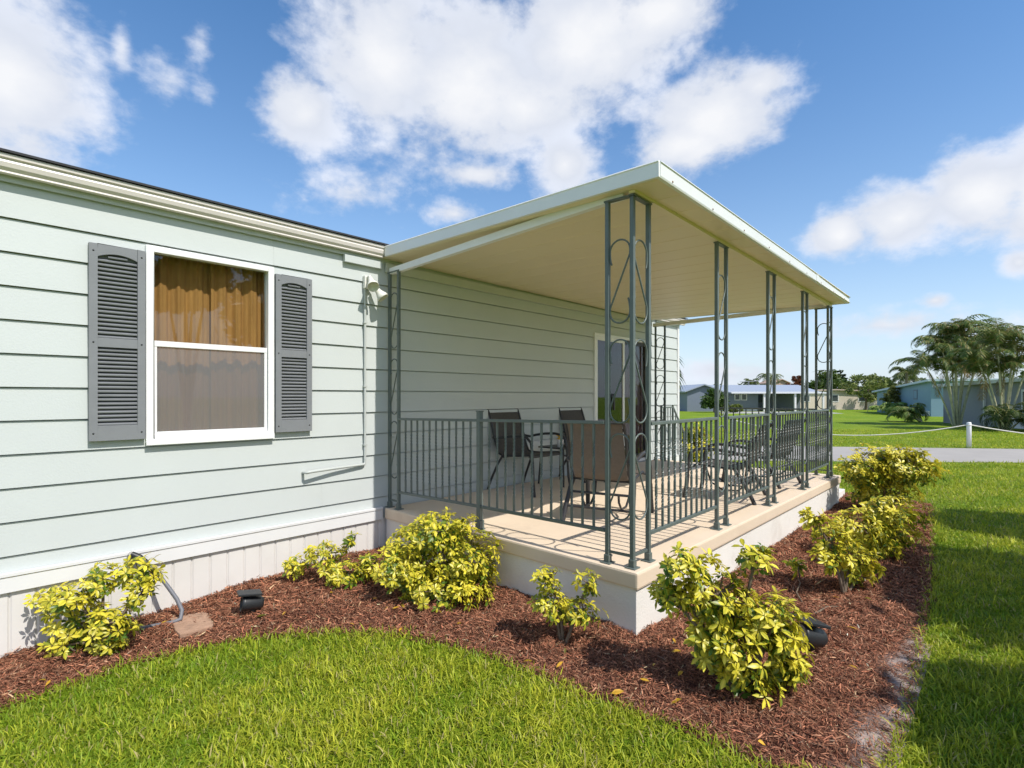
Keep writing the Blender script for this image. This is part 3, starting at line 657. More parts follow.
iron_column('scrolled iron column by the house wall past the sliding door', [(8.10, 4.29), (8.10, 4.12)], [((8.10, 4.29), (8.10, 4.12), False)], 2.69)

# railings -------------------------------------------------------------
def twisted(h):
    mb = MB(); n = 44; r = .0098; vs = []
    for i in range(n + 1):
        t = i / n; z = h * t
        ang = math.pi / 4
        for s in (.25, .5, .75):                     # three twisted stretches
            ang += 2 * math.pi * min(1, max(0, (t - s + .08) / .16))
        for k in range(4): q = ang + k * math.pi / 2; vs.append((r * math.cos(q), r * math.sin(q), z))
    mb.add(vs, [(i * 4 + k, i * 4 + (k + 1) % 4, i * 4 + 4 + (k + 1) % 4, i * 4 + 4 + k) for i in range(n) for k in range(4)])
    me = bpy.data.meshes.new('baluster'); me.from_pydata(mb.v, [], mb.f); me.materials.append(M_IRON); return me
BAL = twisted(.70)
def railing(label, p, q, zp=(.605, 1.33), zq=(.605, 1.33)):
    """panel between p and q (xy): rail heights at either end"""
    p3, q3 = Vector((*p, 0)), Vector((*q, 0)); d = q3 - p3; u = d.normalized(); s = Vector((-u.y, u.x, 0))
    c = thing('iron_railing', label, 'railing', (*p, ZD), group='iron railing panels of the porch')
    def bar(z0, z1, w, h):
        a = p3 + Vector((0, 0, z0)); b = q3 + Vector((0, 0, z1)); mb = MB()
        vs = []
        for e in (a, b):
            for sx, sz in ((-1, -1), (1, -1), (1, 1), (-1, 1)): vs.append(e + s * w * sx + Vector((0, 0, h * sz)))
        mb.add(vs, [(0, 1, 5, 4), (1, 2, 6, 5), (2, 3, 7, 6), (3, 0, 4, 7), (0, 3, 2, 1), (4, 5, 6, 7)]); return mb
    part(bar(zp[1], zq[1], .019, .011), 'top_rail', M_IRON, c, .003)
    part(bar(zp[0], zq[0], .012, .011), 'bottom_rail', M_IRON, c, .002)
    n = max(2, round(d.length / .09)); 
    for i in range(1, n):
        t = i / n; o = link('baluster', BAL, c); zb0 = zp[0] + (zq[0] - zp[0]) * t; zt = zp[1] + (zq[1] - zp[1]) * t
        o.location = p3 + d * t - c.location; o.location.z = zb0 + .008 - ZD; o.scale = (1, 1, (zt - zb0 - .016) / .70)
    return c
PZ = lambda y: (.594 + (4.154 - y) / 2.27 * .042, 1.290 + (4.154 - y) / 2.27 * .045)
railing('iron railing panel nearest the house wall on the near end', (2.868, 4.168), (2.885, 3.10), PZ(4.154), PZ(3.1))
railing('iron railing panel between the single post and the near corner column', (2.885, 3.06), (2.872, 1.876), PZ(3.06), PZ(1.876))
mp_ = thing('railing_post', 'single square railing post in the middle of the near end railing', 'post', (2.885, 3.08, ZD))
part(MB().box(2.865, 2.905, 3.06, 3.10, ZD + .008, 1.38), 'post', M_IRON, mp_, .003)
part(MB().box(2.850, 2.920, 3.045, 3.115, ZD + .0005, ZD + .0085).box(2.858, 2.912, 3.053, 3.107, ZD + .0085, ZD + .075), 'foot', M_IRON, mp_, .004)
part(MB().box(2.861, 2.909, 3.056, 3.104, 1.380, 1.390), 'cap', M_IRON, mp_, .003)
ends = [(3.10, 4.182, 'outer edge railing panel next to the near corner column'), (4.413, 5.442, 'outer edge railing panel, second from the near corner'), (5.673, 6.662, 'outer edge railing panel, third from the near corner'), (6.883, 7.857, 'outer edge railing panel ending at the far corner column')]
for a, b, nm in ends: railing(nm, (a, FY), (b, FY), (.61, 1.325), (.615 + .004 * (a > 5), 1.328))
railing('far end railing panel across from the near end', (8.06, 1.885), (8.06, 3.25), (.62, 1.33), (.62, 1.33))
sr = thing('stair_railing', 'short iron stair rail beside the house past the sliding door', 'railing', (8.2, 4.2, ZD))
mb = MB(); mb.box(8.115, 8.56, 4.188, 4.212, 1.31, 1.335); part(mb, 'top_rail', M_IRON, sr, .003)
part(MB().box(8.115, 8.56, 4.19, 4.21, .60, .62), 'bottom_rail', M_IRON, sr, .002)
for x in (8.13, 8.55): part(MB().box(x - .014, x + .014, 4.186, 4.214, (ZD if x < 8.2 else .286), 1.36), 'post', M_IRON, sr)
part(slope_beam((8.56, 4.2, 1.31), (9.05, 4.2, .78), .03, .024), 'handrail', M_IRON, sr)
part(MB().box(8.975, 9.003, 4.186, 4.214, 0, .86), 'post', M_IRON, sr)
for x in (8.21, 8.29, 8.37, 8.46):
    o = link('baluster', BAL, sr); o.location = Vector((x, 4.2, .612)) - sr.location; o.scale = (1, 1, 1)
for x in (8.66, 8.76, 8.86):
    o = link('baluster', BAL, sr); z = 1.31 - (x - 8.56) * 1.08; o.location = Vector((x, 4.2, z - .62)) - sr.location; o.scale = (1, 1, .9)

# ------------------------------------------------------------------ porch furniture
def sling_chair(label, x, y, rz, sling, wide=.0, base=False, sc=(1, 1, 1)):
    c = thing('patio_chair', label, 'chair', (x, y, ZD), rz, group='sling chairs on the porch'); c.scale = sc
    hw = .255 + wide
    # sling: one thick sheet from the seat front over the seat to the top of the back
    path = [(.27, .415), (.24, .432), (.10, .418), (-.05, .405), (-.17, .402), (-.225, .42), (-.26, .48), (-.30, .60), (-.345, .74), (-.385, .86), (-.425, .945), (-.44, .955)]
    mb = MB(); n = len(path)
    vs = []
    for (yy, zz) in path:
        for k in range(5):
            xx = (-1 + k / 2) * (hw - .018); sag = .010 * (1 - (2 * k / 4 - 1) ** 2) * (zz < .84); vs.append((xx, yy - sag * .6, zz - sag * .5))
    off = len(vs); vs2 = [(a, b - .004, c_ - .005) for a, b, c_ in vs]
    fs = [(i * 5 + k, i * 5 + k + 1, i * 5 + 6 + k, i * 5 + 5 + k) for i in range(n - 1) for k in range(4)]
    mb.add(vs, fs, True); mb.add(vs2, [f[::-1] for f in fs], True)
    mb.build('sling', sling, c)
    for s in (-1, 1):
        X = s * hw
        mb = MB(); mb.tube([(X, b, z) for b, z in path], .0135, 8); mb.build('side_frame', M_FRAME, c)
        A = s * (hw + .045)
        arm = [(A * 1.02, .335, .30), (A * 1.02, .325, .47), (A, .30, .575), (A, .245, .625), (A, .15, .640), (A, .0, .632), (A, -.14, .610), (A, -.24, .585), (X + s * .012, -.31, .60)]
        mb = MB(); mb.tube(arm, .015 if not base else .02, 8); mb.build('armrest', M_FRAME, c)
        mb = MB(); mb.tube([(A * 1.02, .335, .302), (A * 1.03, .345, .15), (A * 1.05, .365, .012), (A * 1.05, .366, .0)], [.014 if not base else .024] * 4, 8); mb.build('leg', M_FRAME, c)
        mb = MB(); mb.tube([(X + s * .015, -.15, .41), (X + s * .03, -.22, .30), (X + s * .045, -.31, .12), (X + s * .05, -.36, 0)], .014 if not base else .022, 8); mb.build('leg', M_FRAME, c)
        mb = MB(); mb.tube([(A * 1.02, .33, .38), (X, .24, .42)], .011, 6); mb.build('bracket', M_FRAME, c)
    for yy, zz in ((.268, .412), (-.16, .385), (-.44, .953)): MB().tube([(-hw, yy, zz), (hw, yy, zz)], .012, 8).build('cross_bar', M_FRAME, c)
    if base:
        for yy, zz in ((-.30, .14), (-.24, .27)): MB().tube([(-hw - .02, yy, zz), (hw + .02, yy, zz)], .0125, 8).build('stretcher', M_FRAME, c)
        for s in (-1, 1): MB().tube([(s * .17, .18, .40), (s * .17, .12, .20), (s * .17, .0, .115), (s * .17, -.16, .12), (s * .17, -.24, .20), (s * .17, -.25, .27)], .011, 8).build('spring', M_FRAME, c)
    return c
sling_chair('dark sling chair with its back to the wall, nearest the floodlight', 4.52, 4.00, R(180), M_SLING)
sling_chair('dark sling chair against the wall just before the sliding door', 5.86, 4.00, R(180), M_SLING)
sling_chair('sling chair in a sunlit tone, seen from behind close to the near corner column', 3.98, 2.57, R(-74), M_SLING_LIT, .01, True, (.95, .95, .90))
sling_chair('dark sling chair backed onto the outer railing, second panel', 5.66, 2.17, R(8), M_SLING, .02, True, (.95, .95, .83))
sling_chair('dark sling chair backed onto the outer railing, third panel', 6.90, 2.20, R(-6), M_SLING, .02, True, (.95, .95, .83))
tb = thing('side_table', 'small black table between the two chairs at the wall', 'table', (5.12, 3.98, ZD))
mb = MB(); mb.box(4.90, 5.34, 3.78, 4.18, .875, .893); part(mb, 'table_top', M_FRAME, tb, .006)
for sx in (-1, 1):
    for sy in (-1, 1): part(MB().tube([(5.12 + sx * .19, 3.98 + sy * .17, .876), (5.12 + sx * .215, 3.98 + sy * .195, ZD)], .011, 8), 'leg', M_FRAME, tb)
cup = thing('cup', 'small white cup of yellow flowers on the side table', 'cup', (4.985, 3.90, .893))
mb = MB(); mb.lathe([(0, 0), (.036, 0), (.042, .09), (.045, .095), (.040, .093), (.035, .02), (0, .02)], (0, 0, 0), 18); mb.build('pot', M_VINYL, cup)
mb = MB(); M_YEL = mat('yellow_bloom', (.80, .50, .03), .6, .1)
for i in range(26):
    a = rnd.uniform(0, 6.28); q = rnd.uniform(0, .036); z = .10 + rnd.uniform(0, .05); p = Vector((q * math.cos(a), q * math.sin(a), z))
    u = Vector((rnd.uniform(-1, 1), rnd.uniform(-1, 1), rnd.uniform(-.3, 1))).normalized(); v = u.orthogonal().normalized(); w = u.cross(v)
    pts = [p + (v * math.cos(k * 1.256) + w * math.sin(k * 1.256)) * .017 for k in range(5)]
    mb.add([p + u * -.006] + pts, [(0, 1 + k, 1 + (k + 1) % 5) for k in range(5)])
mb.build('blossoms', M_YEL, cup)
ash = thing('clay_bowl', 'little brown clay bowl beside the white cup on the side table', 'bowl', (5.17, 3.90, .893))
MB().lathe([(0, 0), (.035, 0), (.055, .05), (.05, .052), (.032, .012), (0, .012)], (0, 0, 0), 16).build('bowl', mat('brown_clay', (.20, .09, .05), .6), ash)
MB().lathe([(0, .010), (.038, .016), (.03, .05), (.012, .065), (0, .066)], (0, 0, 0), 12).build('filling', mat('brown_fill', (.30, .14, .07), .8), ash)

# ------------------------------------------------------------------ garden spotlights
def spot(label, loc, rz, s, pitch):
    c = thing('garden_spotlight', label, 'garden light', loc, rz, group='black spotlights in the mulch')
    MB().lathe([(0, -.06), (.010, -.05), (.014, .02), (.020, .03), (.020, .055), (0, .06)], (0, 0, 0), 12).build('stake', M_BLACK, c)
    q = Matrix.Rotation(R(90 - pitch), 3, 'Y')
    mb = MB(); mb.lathe([(0, -.065 * s), (.030 * s, -.062 * s), (.042 * s, -.045 * s), (.047 * s, .05 * s), (.050 * s, .07 * s), (.044 * s, .07 * s), (.042 * s, .055 * s)], (0, 0, .085), 22, q); hd = mb.build('lamp_head', M_BLACK, c)
    MB().lathe([(0, .050 * s), (.030 * s, .053 * s), (.0425 * s, .055 * s)], (0, 0, .085), 22, q).build('lens', mat('lens', (.28, .32, .32), .1, .05, spec=.8), hd)
    d = q @ Vector((0, 0, 1)); u = q @ Vector((-1, 0, 0)); v = Vector((0, 1, 0))
    cen = Vector((0, 0, .085)) + u * .066 * s + d * .03 * s
    mb = MB(); mb.obox(cen, d * .07 * s, v * .052 * s, u * .007 * s); mb.obox(cen - u * .014 * s - d * .03 * s, d * .012, v * .010, u * .014 * s); mb.build('hood', M_BLACK, c, .004)
    return c
spot('black spotlight on the mulch in front of the white skirting', (1.387, 3.765, -.005), R(168), 1.05, 8)
spot('black spotlight on the mulch right of the large yellow shrub', (3.36, .80, .04), R(-215), 1.25, 15)

# ------------------------------------------------------------------ variegated shrubs
def whorls(C, D, size, hue, nl=8):
    """leaf whorls at centres C with axes D; returns V, F, colours. hue 0 = green, 1 = yellow per whorl"""
    n = len(C); D = D / np.linalg.norm(D, axis=1, keepdims=True)
    a = np.cross(D, rng.normal(size=(n, 3))); a /= np.linalg.norm(a, axis=1, keepdims=True); b = np.cross(D, a)
    Vs = []; Cs = []
    for k in range(nl):
        ang = 2 * np.pi * k / nl + rng.normal(0, .22, n); rad = a * np.cos(ang)[:, None] + b * np.sin(ang)[:, None]
        elev = rng.normal(.10, .30, n)[:, None]; dirv = rad * np.cos(elev) + D * np.sin(elev); side = np.cross(dirv, D); side /= np.linalg.norm(side, axis=1, keepdims=True); nrm = np.cross(side, dirv)
        L_ = (size * rng.uniform(.55, 1.35, n))[:, None]; w = L_ * rng.uniform(.17, .23, n)[:, None]; dr = L_ * rng.uniform(.05, .30, n)[:, None]
        o = C + dirv * L_ * .10
        # midrib 4 points, edges 3 pairs; each half folds up from the midrib
        m = [o, o + dirv * L_ * .35 + D * 0, o + dirv * L_ * .70 - D * dr * .4, o + dirv * L_ * 1.05 - D * dr]
        e1 = [m[1] * 1 + side * w * .85 + nrm * w * .28, m[2] + side * w + nrm * w * .25]
        e2 = [m[1] * 1 - side * w * .85 + nrm * w * .28, m[2] - side * w + nrm * w * .25]
        Vs.append(np.stack(m + e1 + e2, 1))
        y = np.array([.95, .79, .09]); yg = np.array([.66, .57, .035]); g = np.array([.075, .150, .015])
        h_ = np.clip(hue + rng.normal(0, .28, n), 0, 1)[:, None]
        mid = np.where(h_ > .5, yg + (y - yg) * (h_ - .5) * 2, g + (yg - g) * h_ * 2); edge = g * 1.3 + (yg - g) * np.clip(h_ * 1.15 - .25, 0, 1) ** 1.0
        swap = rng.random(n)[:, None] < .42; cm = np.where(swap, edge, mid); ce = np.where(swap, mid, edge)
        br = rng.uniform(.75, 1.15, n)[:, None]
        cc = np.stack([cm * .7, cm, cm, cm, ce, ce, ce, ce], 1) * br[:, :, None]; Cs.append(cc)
    V = np.concatenate(Vs, 0); K = len(V); b0 = (np.arange(K) * 8)[:, None]
    F = np.concatenate([b0 + np.array([f]) for f in ((0, 4, 1), (1, 4, 5), (1, 5, 2), (2, 5, 3), (0, 1, 6), (1, 7, 6), (1, 2, 7), (2, 3, 7))])
    return V.reshape(-1, 3), F, np.concatenate(Cs, 0).reshape(-1, 3)
def shrub(label, base, lobes, dens, size, hue=.62, depthk=1.0, stems=1):
    """lobes: (right, up, half width, half height) in metres about the base"""
    c = thing('variegated_shrub', label, 'shrub', base, group='variegated yellow shrubs round the porch')
    C = []; D = []; H = []; mb = MB()
    zmax = max(l[1] for l in lobes)
    for (r, u, a, b) in lobes:
        dpt = (a * .8 + b * .2) * depthk; off = rng.normal(0, .25) * a
        n = max(7, int(dens * (a * b * dpt) ** (2 / 3) * 1150 * (.065 / size) ** 2))
        q = rng.normal(size=(n, 3)); q /= np.linalg.norm(q, axis=1, keepdims=True); rad = rng.uniform(.35, 1.0, n) ** .7
        loc = q * rad[:, None]; loc += .13 * np.sin(loc[:, [1, 2, 0]] * 7 + rng.uniform(0, 6, 3))
        cen = np.array(RT) * r + np.array(FW) * off + np.array([0, 0, u])
        p = cen + np.outer(loc[:, 0] * a, np.array(RT)) + np.outer(loc[:, 1] * dpt, np.array(FW)) + np.outer(loc[:, 2] * b, [0, 0, 1])
        p[:, 2] = np.maximum(p[:, 2], .035)
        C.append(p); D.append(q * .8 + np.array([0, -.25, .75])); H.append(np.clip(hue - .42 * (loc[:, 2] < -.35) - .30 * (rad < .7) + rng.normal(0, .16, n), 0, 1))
        # limb from the root to this clump, then twigs
        s0 = rng.normal(0, .02 * stems, 2); start = Vector((s0[0], s0[1], -.03)); end = Vector(cen)
        mid = start.lerp(end, .5) + Vector((rng.normal(0, .02), rng.normal(0, .02), .04)); rr = .006 + .007 * min(1, zmax / .6)
        mb.tube([start, start.lerp(mid, .5), mid, mid.lerp(end, .5) + Vector((0, 0, .01)), end], [rr, rr * .9, rr * .8, rr * .65, rr * .5], 6)
        for t in range(min(n, 9)): mb.tube([end, end.lerp(Vector(p[t]), .6) + Vector((0, 0, -.01)), Vector(p[t])], [rr * .45, rr * .35, .002], 5)
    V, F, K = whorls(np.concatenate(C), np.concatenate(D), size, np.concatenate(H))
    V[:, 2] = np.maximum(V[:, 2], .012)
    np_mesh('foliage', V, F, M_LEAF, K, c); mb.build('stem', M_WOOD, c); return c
SH = [
 ('wide yellow green shrub beside the grey hose at the skirting', (.59, 4.02, -.06), [(-.26, .30, .16, .085), (-.10, .36, .12, .10), (.03, .45, .13, .08), (.20, .47, .14, .085), (-.11, .17, .16, .11), (.10, .19, .15, .12), (-.15, .07, .11, .06), (.06, .06, .10, .06), (.25, .36, .08, .09)], 1.0, .041, .80),
 ('low straggly yellow shrub by the last white skirting panels', (2.077, 3.842, .02), [(-.351, .135, .10, .095), (-.096, .238, .165, .10), (.096, .358, .055, .06), (.08, .111, .21, .10), (.255, .127, .105, .11)], .9, .040, .76),
 ('dense rounded yellow green shrub below the single railing post', (2.448, 2.95, .03), [(-.131, .299, .32, .28), (.16, .277, .24, .27), (-.044, .50, .28, .13), (-.277, .24, .22, .22), (.015, .109, .33, .11)], 1.2, .040, .74),
 ('small twin stemmed shrub against the white porch base', (2.50, 1.90, .03), [(-.127, .385, .085, .075), (-.10, .245, .12, .085), (.121, .36, .08, .08), (.091, .2, .12, .08), (.0, .135, .07, .05)], 1.0, .036, .78),
 ('tall open yellow shrub at the outer corner of the porch, in front of a spotlight', (2.687, .97, .03), [(-.242, .62, .155, .10), (.086, .66, .095, .085), (-.282, .478, .125, .09), (-.091, .468, .175, .15), (.151, .36, .155, .15), (.01, .235, .22, .15), (.237, .166, .12, .12), (-.116, .25, .135, .13), (.06, .085, .17, .07), (-.345, .47, .07, .08), (.24, .13, .07, .09), (.19, .28, .13, .12), (-.02, .36, .15, .13)], 1.2, .044, .80),
 ('tiny yellow sprig alone in the red mulch', (4.656, 1.215, .03), [(-.016, .12, .05, .035)], 1.0, .06, .6),
 ('low spreading yellow shrub with leafy shoots midway along the right bed', (4.537, .852, .03), [(-.231, .56, .10, .075), (-.082, .39, .165, .105), (.067, .246, .18, .11), (.119, .115, .125, .09), (-.134, .284, .125, .07)], 1.3, .046, .88),
 ('bushy yellow shrub between the low spreading one and the far corner shrub', (5.872, .756, .03), [(-.276, .276, .28, .165), (.046, .40, .26, .17), (.092, .184, .20, .135), (-.138, .10, .21, .10)], 1.3, .050, .86),
 ('largest dark hearted shrub at the far corner of the porch', (7.954, 1.05, .03), [(-.153, .572, .36, .28), (.20, .60, .32, .22), (.102, .73, .33, .14), (.02, .30, .42, .2)], 1.3, .055, .78),
 ('yellow shrub beyond the far end of the house, behind the porch railing', (11.461, 5.092, 0), [(0, .70, .24, .26), (-.02, .30, .28, .28), (-.30, .50, .26, .34), (.22, .40, .24, .30), (.1, .14, .3, .14)], 1.2, .085, .85)]
for s in SH: shrub(*s)
# fallen twigs and leaves on the mulch
mb = MB(); mb.tube([(4.05, 1.02, .055), (4.2, 1.10, .07), (4.42, 1.13, .075), (4.60, 1.20, .06)], [.006, .005, .004, .003], 6)
tag(mb.build('twig', M_WOOD), 'thin bare twig lying on the mulch below the tiny sprig', 'twig')
mb = MB(); mb.tube([(3.75, .98, .05), (3.92, .90, .065), (4.08, .88, .06), (4.2, .80, .05)], [.008, .007, .006, .003], 6)
tag(mb.build('twig', M_WOOD), 'dark fallen twig on the mulch in front of the low spreading shrub', 'twig')
npb = 80; P = np.column_stack([rng.uniform(0, 6, 900), rng.uniform(.4, 4.3, 900)]); P = P[inside(P, BED)][:npb]
V, F, K = whorls(np.column_stack([P, bed_z(P) + .022]), rng.normal(0, .2, (len(P), 3)) + np.array([0, 0, 1]), .05, rng.uniform(.4, 1, len(P)), 1)
tag(np_mesh('fallen_leaves', V, F, M_LEAF, K * np.array([.95, .62, .7])), 'scattered yellow and tan leaves dropped on the mulch', 'leaves', kind='stuff')

# ------------------------------------------------------------------ rope fence across the road
rf = thing('rope_fence_post', 'short white post with rope on the lawn edge across the road', 'post', vp(13.43, 15.3))
MB().lathe([(0, 0), (.062, 0), (.058, .73), (.05, .755), (0, .765)], (0, 0, 0), 14).build('post', M_VINYL, rf)
MB().lathe([(.0, .66), (.066, .66), (.066, .69), (0, .69)], (0, 0, 0), 14).build('collar', M_FLOOD, rf)
rf2 = thing('rope_fence_post', 'white rope post seen through the porch railing beyond the road', 'post', vp(7.75, 18.2))
for ch in KIDS[rf.name]:
    k = ch.copy(); COL.objects.link(k); k.parent = rf2
def rope(label, a, b, sag):
    P = [a.lerp(b, i / 16) - Vector((0, 0, sag * 4 * (i / 16) * (1 - i / 16))) for i in range(17)]
    tag(MB().tube(P, .016, 6).build('rope', mat('white_rope', (.68, .66, .58), .9, .1)), label, 'rope')
rope('white rope sagging left from the short white post', vp(13.43, 15.3, .69), vp(7.75, 18.2, .69), .42)
rope('white rope sagging right from the short white post', vp(13.43, 15.3, .69), vp(19.5, 13.2, .69), .36)

# ------------------------------------------------------------------ background houses
def frame_house(name, label, origin, rz): return thing(name, label, 'house', origin, rz)
RZ = ANG - R(90)
M_BG = mat('blue_grey_wall', (.17, .20, .26), .6, .05); M_BGR = mat('grey_metal_roof', (.32, .36, .43), .45, .05); M_WR = mat('white_metal_roof', (.66, .67, .69), .4, .03)
M_BLUEW = mat('sky_blue_wall', (.20, .32, .42), .6, .05, .6); M_GREYW = mat('warm_grey_wall', (.27, .28, .30), .6, .05); M_PINK = mat('cream_pink_wall', (.62, .54, .46), .6, .05)
M_WG = mat('dark_window', (.03, .04, .05), .1, .1, spec=.8)
# blue-grey house: local x to the right as seen, local y away
h1 = frame_house('blue_grey_house', 'blue grey mobile home with white carport across the road', vp(18.0, 55), RZ)
def gable_front(x0, x1, y0, y1, zb_, ze, zr, mwall, mroof, par, over=.35):
    xm = (x0 + x1) / 2
    MB().prism([(x0, zb_), (x1, zb_), (x1, ze), (xm, zr), (x0, ze)], 'y', y0, y1).build('wall', mwall, par)
    mb = MB()
    for s, xe in ((-1, x0 - over), (1, x1 + over)):
        sl = (zr - ze) / (xm - x0); zc_ = ze - sl * over
        mb.prism([(xe, zc_), (xe, zc_ + .12), (xm, zr + .13), (xm, zr + .01)], 'y', y0 - over, y1 + over)
    mb.build('roof', mroof, par)
gable_front(.1, 3.5, -1.2, 7, 0, 2.1, 2.72, M_BG, M_BGR, h1)
MB().box(3.5, 8.0, 0, 7, 0, 2.05).build('wall', M_BG, h1)
MB().box(8.0, 13.9, 2.6, 7, 0, 2.05).build('wall', mat('blue_grey_shaded', (.13, .15, .19), .7, .05), h1)  # recess wall: carport shade put into a darker copy of the wall colour
MB().prism([(-.3, 2.03), (-.3, 2.12), (3.6, 2.86), (7.4, 2.12), (7.4, 2.03), (3.6, 2.77)], 'x', 3.2, 14.2).build('roof', M_BGR, h1)
mb = MB(); mb.prism([(-1.4, 1.86), (-1.4, 2.00), (2.6, 2.20), (2.6, 2.12)], 'x', 4.6, 14.4); mb.build('carport_roof', M_WR, h1)
for x in (8.1, 11.3, 14.2): MB().box(x - .09, x + .09, -1.2, -1.02, 0, 1.87).build('carport_post', M_WHITE, h1)
for x in (5.5, 6.2):
    f = MB().box(x, x + .62, -.03, -.001, 1.15, 1.85).build('window', M_WHITE, h1); MB().box(x + .09, x + .53, -.036, -.031, 1.22, 1.78).build('pane', M_WG, f)
f = MB().box(9.2, 9.8, 2.57, 2.599, .9, 1.7).build('window', M_WG, h1)
MB().box(3.6, 7.9, -.03, -.001, .02, .26).build('skirting', M_WHITE, h1)
f = MB().box(2.95, 3.35, -1.24, -1.201, .75, 1.65).build('window', M_WHITE, h1); MB().box(3.02, 3.28, -1.246, -1.241, .82, 1.58).build('pane', M_WG, f)
mb = MB(); mb.tube([(8.6, 3.5, 2.6), (8.6, 3.5, 3.25)], .05, 6); mb.tube([(7.6, 3.5, 3.2), (9.6, 3.5, 3.3)], .035, 6); mb.build('antenna', M_GREYW, h1)
# pale house behind the trees
h2 = frame_house('cream_house', 'cream house half hidden behind trees beyond the blue grey one', vp(33.2, 62), RZ)
gable_front(0, 10.5, 0, 8, 0, 2.1, 2.3, M_PINK, mat('tan_roof', (.50, .40, .34), .7, .06), h2)
for x in (1.2, 4.6, 8.0):
    f = MB().box(x, x + 1.1, -.03, -.001, .9, 1.8).build('window', M_WHITE, h2); MB().box(x + .1, x + 1.0, -.036, -.031, 1.0, 1.7).build('pane', M_WG, f)
h2b = frame_house('tan_house', 'far tan roofed house showing above the white carport', vp(52.0, 102), RZ)
gable_front(-.6, 2.2, 0, 6, 0, 4.3, 4.9, mat('salmon_wall', (.50, .36, .28), .6, .05), mat('salmon_roof', (.45, .30, .23), .7, .08), h2b)
MB().box(0, .8, -.03, -.001, 2.6, 3.8).build('window', M_WG, h2b)
# sky-blue house: wall from a (far, left) to b (near, right)
def wall_house(name, label, a, b, back, hl, hr, mw, mr, skirt=None):
    d = b - a; L_ = d.length; rz = math.atan2(d.y, d.x); o = frame_house(name, label, a, rz)
    MB().prism([(0, 0), (L_, 0), (L_, hr), (0, hl)], 'y', 0, back).build('wall', mw, o)
    mb = MB(); mb.prism([(-.4, hl - .08), (L_ + .4, hr - .02), (L_ + .4, hr + .14), (-.4, hl + .08)], 'y', -.35, back + .35); mb.build('roof', mr, o)
    return o, L_
bh, L_ = wall_house('sky_blue_house', 'sky blue house beyond the left clump of palms', vp(36.46, 52), vp(32.2, 40), 7, 2.02, 2.72, M_BLUEW, mat('pale_blue_roof', (.42, .52, .58), .4, .05))
f = MB().box(L_ - 3.4, L_ - 2.6, -.03, -.001, 1.3, 2.1).build('window', M_BG, bh); MB().box(L_ - 3.3, L_ - 2.7, -.036, -.031, 1.4, 2.0).build('pane', M_BLUEW, f)
MB().box(L_ - 4.6, L_ - .2, -.05, -.001, .02, .42).build('skirting', M_WHITE, bh)
MB().box(2.0, 2.14, -.06, -.001, 0, 2.1).build('downpipe', M_BLUEW, bh)
gh, L_ = wall_house('grey_house', 'grey house with white roof edge behind the palm clumps', vp(25.1, 30.3), vp(22.6, 19), 8, 2.15, 2.35, M_GREYW, M_WR)
for x in (3.6, 9.3): MB().box(x, x + .09, -.08, -.001, 0, 2.2).build('downpipe', M_WHITE, gh)
f = MB().box(6.2, 8.6, -.04, -.001, .75, 1.85).build('window', M_WHITE, gh); MB().box(6.3, 8.5, -.046, -.041, .85, 1.75).build('pane', M_WG, f)
MB().box(5.6, 11.4, -.03, -.001, .02, .6).build('lower_panel', M_WHITE, gh)

# ------------------------------------------------------------------ trees
def leaf_cards(C, size, cols, aspect=.45):
    n = len(C); u = rng.normal(size=(n, 3)); u[:, 2] *= .6; u /= np.linalg.norm(u, axis=1, keepdims=True); v = np.cross(u, rng.normal(size=(n, 3))); v /= np.linalg.norm(v, axis=1, keepdims=True)
    s = (size * rng.uniform(.6, 1.3, n))[:, None]; V = np.stack([C - u * s, C + v * s * aspect, C + u * s, C - v * s * aspect], 1)
    return V.reshape(-1, 3), (np.arange(n) * 4)[:, None] + np.arange(4)[None, :], np.repeat(cols, 4, 0)
def broadleaf(name, label, loc, h, trunk_r, lobes, n, size, c1, c2, group='trees beyond the lawn', cat='tree'):
    """lobes: (right, forward, up, radius)"""
    t = thing(name, label, cat, loc, 0, group); mb = MB(); C = []; cols = []
    tot = sum(l[3] ** 2 for l in lobes)
    fork = Vector((0, 0, h * .35))
    mb.tube([(0, 0, -.1), (.03 * h * .3, 0, h * .15), fork], [trunk_r * 1.25, trunk_r, trunk_r * .8], 8)
    for r, f, u, rad in lobes:
        c = np.array(RT) * r + np.array(FW) * f + np.array([0, 0, u]); k = int(n * rad * rad / tot)
        ctr = rng.normal(size=(max(4, k // 40), 3)); ctr /= np.linalg.norm(ctr, axis=1, keepdims=True); ctr *= rng.uniform(.35, 1, (len(ctr), 1)) ** .5
        idx = rng.integers(0, len(ctr), k); p = ctr[idx] + rng.normal(0, .17, (k, 3)); p = c + p * rad * np.array([1, 1, .8])
        C.append(p); m = np.clip(rng.normal(.45, .22, k) + (idx % 5 - 2) * .1, 0, 1)[:, None]; cols.append(np.array(c1) * (1 - m) + np.array(c2) * m)
        e = Vector(c); mb.tube([fork * .9, fork.lerp(e, .55) + Vector((0, 0, .05 * h)), e], [trunk_r * .6, trunk_r * .35, trunk_r * .12], 6)
    mb.build('trunk', M_WOOD, t); V, F, K = leaf_cards(np.concatenate(C), size, np.concatenate(cols)); V[:, 2] = np.maximum(V[:, 2], .02); np_mesh('crown', V, F, M_TREELEAF, K, t); return t
G1, G2 = (.045, .09, .018), (.15, .22, .05)
broadleaf('round_tree', 'small dark round tree in front of the blue gable', vp(19.6, 50.5), 2.4, .08, [(0, 0, 1.3, .9), (.5, .2, 1.0, .8), (-.5, 0, .9, .7), (.1, 0, 1.9, .6)], 3600, .15, G1, (.11, .18, .04))
